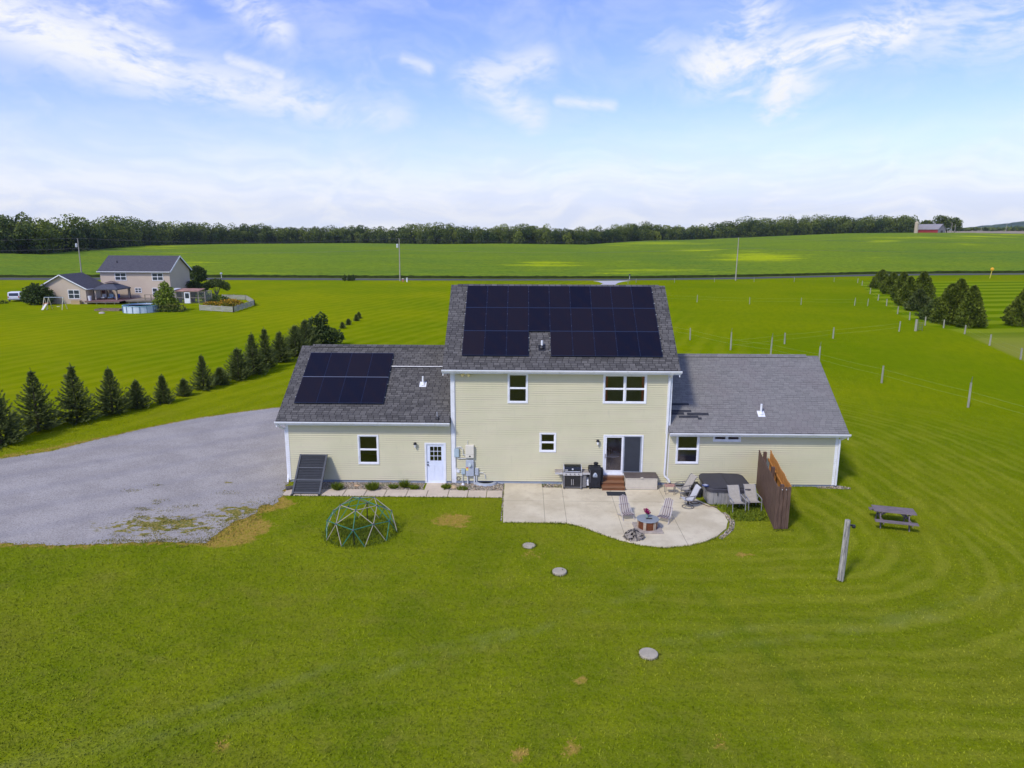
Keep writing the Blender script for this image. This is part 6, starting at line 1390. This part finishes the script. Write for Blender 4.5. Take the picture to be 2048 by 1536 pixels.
# white car
o = thing('parked_car', (-94.0, 95.4, 0), 'white sport utility car parked left of the beige house, seen from behind', 'car', rz=.40); M_CW = pm('car_white', (.78, .79, .82), .3, var=.03, spec=.5)
mb = MB(); prof = [(-2.25, .42), (-2.28, .95), (-2.15, 1.05), (-1.95, 1.62), (-1.75, 1.72), (.30, 1.74), (1.05, 1.12), (2.1, .98), (2.25, .80), (2.25, .42)]
mb.xprism(prof, -.90, .90); mb.build('body', M_CW, o)
MB().xprism([(-2.175, 1.10), (-1.985, 1.58), (-2.00, 1.60), (-2.20, 1.10)], -.72, .72).build('rear_window', M_NG, o)
for s_ in (-1, 1):
    MB().xprism([(-1.85, 1.12), (-1.70, 1.60), (.25, 1.62), (.80, 1.14)], min(s_*.902, s_*.915), max(s_*.902, s_*.915)).build('side_window', M_NG, o)
    MB().box(s_*.80-.07, s_*.80+.07, -2.31, -2.27, .78, 1.05).build('tail_light', pm('tail_red', (.45, .02, .03), .3), o)
    for y_ in (-1.4, 1.45):
        wl = MB().tube((s_*.78, y_, .36), (s_*.93, y_, .36), .36, n=18).build('wheel', M_BLK, o); MB().tube((s_*.92, y_, .36), (s_*.94, y_, .36), .2, n=12).build('rim', M_STEEL, wl)
MB().box(-.92, .92, -2.36, -2.20, .38, .60).build('bumper', pm('bumper_grey', (.25, .26, .28), .6), o)
o = thing('low_shrub', (*G(8, 607), 0), 'low dark shrub left of the parked white car', 'shrub')
P, D, T = blobpoints(np.random.default_rng(2), [(0, 0, .2, .6, .3)], 160); leaves('foliage', P, D, .25, .18, M_DK, o, T, 2)
# trees and bushes there
x, y = G(66, 611); tree('broadleaf_bush', (x, y+1.5, 0), [(0, 0, 1.4, 2.2, 1.3), (-.9, 0, 2.1, 1.4, 1.1), (.9, 0, 2.0, 1.5, 1.1), (0, 0, 2.9, 1.2, .8), (1.7, 0, 1.2, 1.1, .9), (-1.8, 0, 1.2, 1.0, .9)], 3400, .34, M_DK, 'big dark green bush between the car and the gable wall', None, [((0, 0, 0), (0, 0, 2.4), .1, .04)], cat='bush', seed=51)
x, y = G(333, 622); tree('young_tree', (x, y, 0), [(0, 0, 1.6, 1.5, .9), (-.3, 0, 2.6, 1.3, .8), (.4, 0, 3.0, 1.1, .8), (0, 0, 3.8, .7, .7), (1.2, 0, 1.3, 1.0, .8), (-1.1, 0, 1.2, 1.0, .8), (.2, 0, 4.3, .35, .4)], 2600, .32, M_YG, 'young yellow-green tree right of the swimming pool', None, [((0, 0, 0), (0, 0, 3.8), .08, .02)], seed=52)
x, y = G(318, 624); tree('flowering_shrub', (x, y+.3, 0), [(0, 0, .6, 1.2, .6), (1.9, 0, .6, 1.2, .6), (3.0, .3, .5, 1.1, .5)], 900, .28, leafmat('shrub_mix', (.05, .10, .02), (.22, .20, .03)), 'leafy shrubs at the foot of the yellow-green tree', None, None, cat='shrub', seed=57)
x, y = G(371, 596); tree('evergreen_bush', (x, y+1.5, 0), [(0, 0, 1.6, 1.9, 1.4), (-1.4, 0, 2.4, 1.0, 1.3), (1.2, 0, 2.0, 1.4, 1.2), (-1.6, 0, 3.4, .5, .8), (2.6, 0, 1.6, 1.1, 1.1)], 2600, .38, M_DK, 'dark ragged evergreen bush against the right gable of the beige house', None, [((0, 0, 0), (0, 0, 2.4), .1, .04)], cat='bush', seed=53)
x, y = G(397, 573); tree('round_tree', (x, y, 0), [(0, 0, 2.6, 1.7, 1.4), (-.6, 0, 3.5, 1.3, 1.0), (.7, 0, 3.4, 1.3, 1.0), (0, 0, 4.2, 1.0, .6), (.9, 0, 2.1, 1.1, .8)], 3000, .36, M_DK, 'round dark green tree behind the beige house', None, [((0, 0, 0), (0, 0, 2.6), .13, .08)], seed=54)
x, y = G(434, 592); tr_ = [((0, 0, 0), (math.cos(a)*.9, math.sin(a)*.5, 1.9), .09, .04) for a in (0, .9, 2.0, 3.1, 4.4, 5.3)]
tree('spreading_tree', (x, y, 0), [(0, 0, 2.55, 2.0, .55), (-1.3, 0, 2.2, 1.2, .45), (1.4, 0, 2.2, 1.2, .5), (0, 0, 3.0, 1.2, .35), (2.1, 0, 1.6, .6, .35), (-2.0, 0, 1.8, .6, .3)], 2200, .30, M_OL, 'umbrella-shaped tree with fanned pale trunks', None, tr_, M_PBARK, seed=55)
# poultry run
x, y = G(378, 607); o = thing('poultry_run', (x, y+1.4, 0), 'wire poultry run with a rusty roof and a white door', 'shed'); M_WM = pm('run_wood', (.30, .26, .21), .9, var=.25)
mb = MB(); mb.xprism([(-1.5, 2.15), (-1.5, 2.23), (1.5, 2.5), (1.5, 2.42)], -2.3, 1.9); mb.build('roof', pm('rusty_roof', (.36, .20, .15), .85, var=.5, scale=1.2), o)
mb = MB(); mb.xprism([(-1.3, 2.38), (-1.3, 2.46), (1.2, 2.56), (1.2, 2.48)], -3.4, -2.4); mb.build('shed_roof', pm('pale_roof', (.66, .66, .68), .5), o)
MB().box(-3.3, -2.45, -1.1, 1.2, 0, 2.34).build('shed_wall', M_WM, o)
mb = MB()
for xx in (-2.2, -.75, .35, 1.85, 3.0):
    for yy in (-1.4, 1.4): mb.box(xx-.05, xx+.05, yy-.05, yy+.05, 0, 2.15)
mb.box(-2.2, 3.0, -1.44, -1.36, 2.06, 2.14); mb.box(-2.2, 3.0, -1.44, -1.36, 1.0, 1.08); mb.box(2.96, 3.04, -1.4, 1.4, 2.06, 2.14); mb.box(-2.24, -2.16, -1.4, 1.4, 2.06, 2.14); mb.box(-2.2, 3.0, 1.36, 1.44, 2.06, 2.14); mb.build('frame', M_WM, o)
mb = MB()
for xx in np.arange(-2.1, 3.0, .16): mb.bar((xx, -1.40, 0), (xx, -1.40, 2.08), .012)
for yy in np.arange(-1.3, 1.4, .16): mb.bar((3.0, yy, 0), (3.0, yy, 2.08), .012)
for zz in np.arange(.15, 2.1, .22): mb.bar((-2.2, -1.40, zz), (3.0, -1.40, zz), .012); mb.bar((3.0, -1.4, zz), (3.0, 1.4, zz), .012)
mb.build('wire_mesh', pm('mesh_grey', (.25, .28, .28), .6), o); MB().box(-2.2, -.1, 1.3, 1.36, 0, 2.1).build('back_boards', pm('run_dark', (.08, .05, .05), .9), o)
dr = MB().box(-.70, .30, -1.47, -1.42, .05, 2.0).build('door', M_WHITE, o); MB().box(-.55, .15, -1.49, -1.471, .95, 1.85).build('pane', M_NG, dr)
# garden fence with flowers
M_GF = pm('garden_boards', (.34, .33, .29), .9, var=.3, scale=2, stretch=(.6, .6, 6)); ga, gb_, gc_, gd, ge = G(400, 621), G(467, 625), G(509, 611), G(492, 600), G(445, 599)
o = thing('garden_fence', (*gb_, 0), 'weathered slat fence round the vegetable garden', 'fence'); pts = [ga, gb_, gc_, gd, ge]
for (a, b_) in zip(pts, pts[1:]):
    for k in range(4): MB().bar((a[0], a[1], .17+.22*k), (b_[0], b_[1], .17+.22*k), .03, .17).build('board', M_GF, o, off=(*gb_, 0))
    L_2 = math.hypot(b_[0]-a[0], b_[1]-a[1]); n = max(1, int(L_2/2.2))
    for k in range(n+1): f = k/n; MB().box(a[0]+(b_[0]-a[0])*f-.06, a[0]+(b_[0]-a[0])*f+.06, a[1]+(b_[1]-a[1])*f-.03, a[1]+(b_[1]-a[1])*f+.09, 0, 1.0).build('post', M_GF, o, off=(*gb_, 0))
rg = np.random.default_rng(14)
def flowers(c0, rx, rz, n, mt, lb, nm='flower_patch'):
    o = thing(nm, (*c0, 0), lb, 'plants'); P, D, T = blobpoints(rg, [(0, 0, rz*.6, rx, rz*.6), (rx*.6, .2, rz*.5, rx*.6, rz*.5), (-rx*.6, 0, rz*.5, rx*.6, rz*.5)], n); P[:, 2] = np.abs(P[:, 2]); leaves('foliage', P, D, .30, .24, mt, o, T, n)
M_FL = leafmat('orange_flowers', (.10, .16, .02), (.65, .30, .01)); 
flowers(G(462, 612), 1.7, .9, 700, M_FL, 'tall orange and yellow flowers inside the garden fence'); flowers(G(423, 612), 1.1, .6, 380, M_FL, 'smaller orange flowers by the front boards of the garden'); flowers(G(440, 606), 1.5, 1.0, 500, M_DK, 'dark leafy vegetables at the back of the garden', 'vegetable_patch'); flowers(G(420, 602), 1.3, 1.2, 450, M_OL, 'bushy plants between the poultry run and the garden', 'garden_bush')

# ------------------------------------------------------------------ blades of grass over the near lawn
rg = np.random.default_rng(100)
def scatter(n, x0, x1, y0, y1):
    x = rg.uniform(x0, x1, n); y = y0+(y1-y0)*rg.random(n)**1.5
    # keep only what the photo could see
    dpt = y-CAM_Y; k = np.abs(x) < dpt*.80+2; x, y = x[k], y[k]
    k = polydist(x, y, DRIVE) > .03; x, y = x[k], y[k]
    k = polydist(x, y, PATIO) > .02; x, y = x[k], y[k]
    inb = ((x > -12.3) & (x < 16.1) & (y > .0) & (y < 9.5)) | ((x > -11.95) & (x < -1.0) & (y > -1.99) & (y < .1)) | ((x > 8.7) & (x < 11.05) & (y > -2.75) & (y < 0))
    k = ~inb & (rng2.random(len(x)) < np.clip(1-(y-0)/34, 0, 1)) & (rng2.random(len(x)) < np.clip((40-np.abs(x))/12, 0, 1)); return x[k], y[k]
rng2 = np.random.default_rng(7)
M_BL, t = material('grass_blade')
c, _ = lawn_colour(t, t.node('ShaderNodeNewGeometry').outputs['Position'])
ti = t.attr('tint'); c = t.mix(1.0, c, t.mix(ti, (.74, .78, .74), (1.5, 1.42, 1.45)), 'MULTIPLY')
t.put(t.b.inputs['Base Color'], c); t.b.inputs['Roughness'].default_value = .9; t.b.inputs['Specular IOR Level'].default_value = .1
x, y = scatter(620000, -40, 40, -23, 34)
n = len(x); hgt_ = rg.uniform(.035, .085, n)
cl = np.sin(x*1.1+1.3*np.sin(y*.7))*np.sin(y*1.3+np.sin(x*.9)*1.4); T = np.clip(.5+.16*cl+rg.normal(0, .34, n), 0, 1)
P = np.stack([x, y, np.full(n, -.005)], 1); D = np.stack([rg.normal(0, .75, n), rg.normal(0, .75, n), np.ones(n)], 1)
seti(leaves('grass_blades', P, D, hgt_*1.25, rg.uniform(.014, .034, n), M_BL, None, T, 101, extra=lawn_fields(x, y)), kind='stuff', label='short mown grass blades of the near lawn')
# longer grass along edges of paving, walls, posts and dome
def along(pts, per, sp_):
    o_ = []
    for a, b_ in zip(pts, pts[1:]):
        L_3 = math.hypot(b_[0]-a[0], b_[1]-a[1])
        for k in range(int(L_3*per)): f = rg.random(); o_.append((a[0]+(b_[0]-a[0])*f+rg.normal(0, sp_), a[1]+(b_[1]-a[1])*f+rg.normal(0, sp_)))
    return o_
ed = along([(-.98, -5.08)]+[(px_, py_-.07) for px_, py_ in PATIO[2:13]], 70, .05)+along([(-11.9, -2.03), (-1.0, -2.03)], 60, .03)+along([(12.0, -.1), (15.8, -.1)], 50, .05)+along([(10.9, -5.6), (11.7, -5.6)], 120, .08)+along([(1.3, -5.05), (2.2, -5.15)], 110, .10)
for cx, cy, r_ in ((*G(1681, 1161), .15), (*G(1119, 1146), .30), (*G(1297, 1310), .31), (*G(1058, 1092), .30)): ed += along([(cx+r_*math.cos(a), cy+r_*math.sin(a)) for a in np.linspace(0, 6.28, 12)], 90, .03)
tufts('edge_grass', ed, .10, 'longer grass along the edges of the patio, slabs and covers', 33, M_GR2, .022)
q = rg.normal(0, .62, (5200, 2)); q = q[(np.hypot(q[:, 0], q[:, 1]) < 1.58)]; q = q+np.array(DC); ringp = along([(DC[0]+1.5*math.cos(a), DC[1]+1.5*math.sin(a)) for a in np.linspace(0, 6.28, 24)], 130, .10)
tufts('dome_grass', np.concatenate([q, np.array(ringp)]), .15, 'unmown grass growing inside the climbing dome', 34, M_GR, .026)
# grass creeping over the rim of the drive
gd_ = []
for a, b_ in zip(DRIVE, DRIVE[1:]): gd_ += along([a, b_], 60, .14) if (a[1] < 22 and b_[1] < 22 and a[0] > -40) else []
gd_ = [p for p in gd_ if not (-12.3 < p[0] < 16 and -.2 < p[1] < 9.4)]
tufts('drive_edge_grass', gd_, .07, 'thin dry grass along the rim of the gravel drive', 35, leafmat('dry_grass', (.14, .15, .02), (.42, .33, .10)), .035, 1.8)
clp = []
for k in range(46):
    cx, cy = G(rg.normal(345, 70), rg.normal(1045, 26)); r_ = rg.uniform(.08, .26)
    for j in range(int(60*r_/.15)): clp.append((cx+rg.normal(0, r_*1.2), cy+rg.normal(0, r_*.6)))
for k in range(60):
    cx, cy = G(rg.uniform(200, 430), rg.normal(1081, 3)); 
    for j in range(20): clp.append((cx+rg.normal(0, .2), cy+rg.normal(0, .08)))
for k in range(40):
    f = rg.random(); cx, cy = G(560-150*f+rg.normal(0, 14), 1000+75*f+rg.normal(0, 10))
    for j in range(40): clp.append((cx+rg.normal(0, .3), cy+rg.normal(0, .3)))
tufts('gravel_weeds', [p for p in clp if p[0] < -11.9], .075, 'patches of yellowing grass growing in the gravel', 36, leafmat('yellow_grass', (.11, .12, .012), (.33, .27, .05)), .035, 1.8)
# ------------------------------------------------------------------ air
me = bpy.data.meshes.new('haze'); X0, X1, Y0, Y1, Z0, Z1 = -2600, 2600, -300, 4100, -60, 130
me.from_pydata([(x, y, z) for z in (Z0, Z1) for x, y in ((X0, Y0), (X1, Y0), (X1, Y1), (X0, Y1))], [], [(3, 2, 1, 0), (4, 5, 6, 7), (0, 1, 5, 4), (1, 2, 6, 5), (2, 3, 7, 6), (3, 0, 4, 7)])
hm = bpy.data.materials.new('haze'); hm.use_nodes = True; hn = hm.node_tree; hn.nodes.clear()
ho = hn.nodes.new('ShaderNodeOutputMaterial'); hv = hn.nodes.new('ShaderNodeVolumePrincipled'); hv.inputs['Color'].default_value = (.80, .88, 1, 1); hv.inputs['Density'].default_value = .00006; hv.inputs['Anisotropy'].default_value = .2
hn.links.new(hv.outputs[0], ho.inputs['Volume']); me.materials.append(hm)
ho_ = bpy.data.objects.new('haze', me); col.objects.link(ho_); seti(ho_, kind='stuff', label='thin summer haze over the fields')
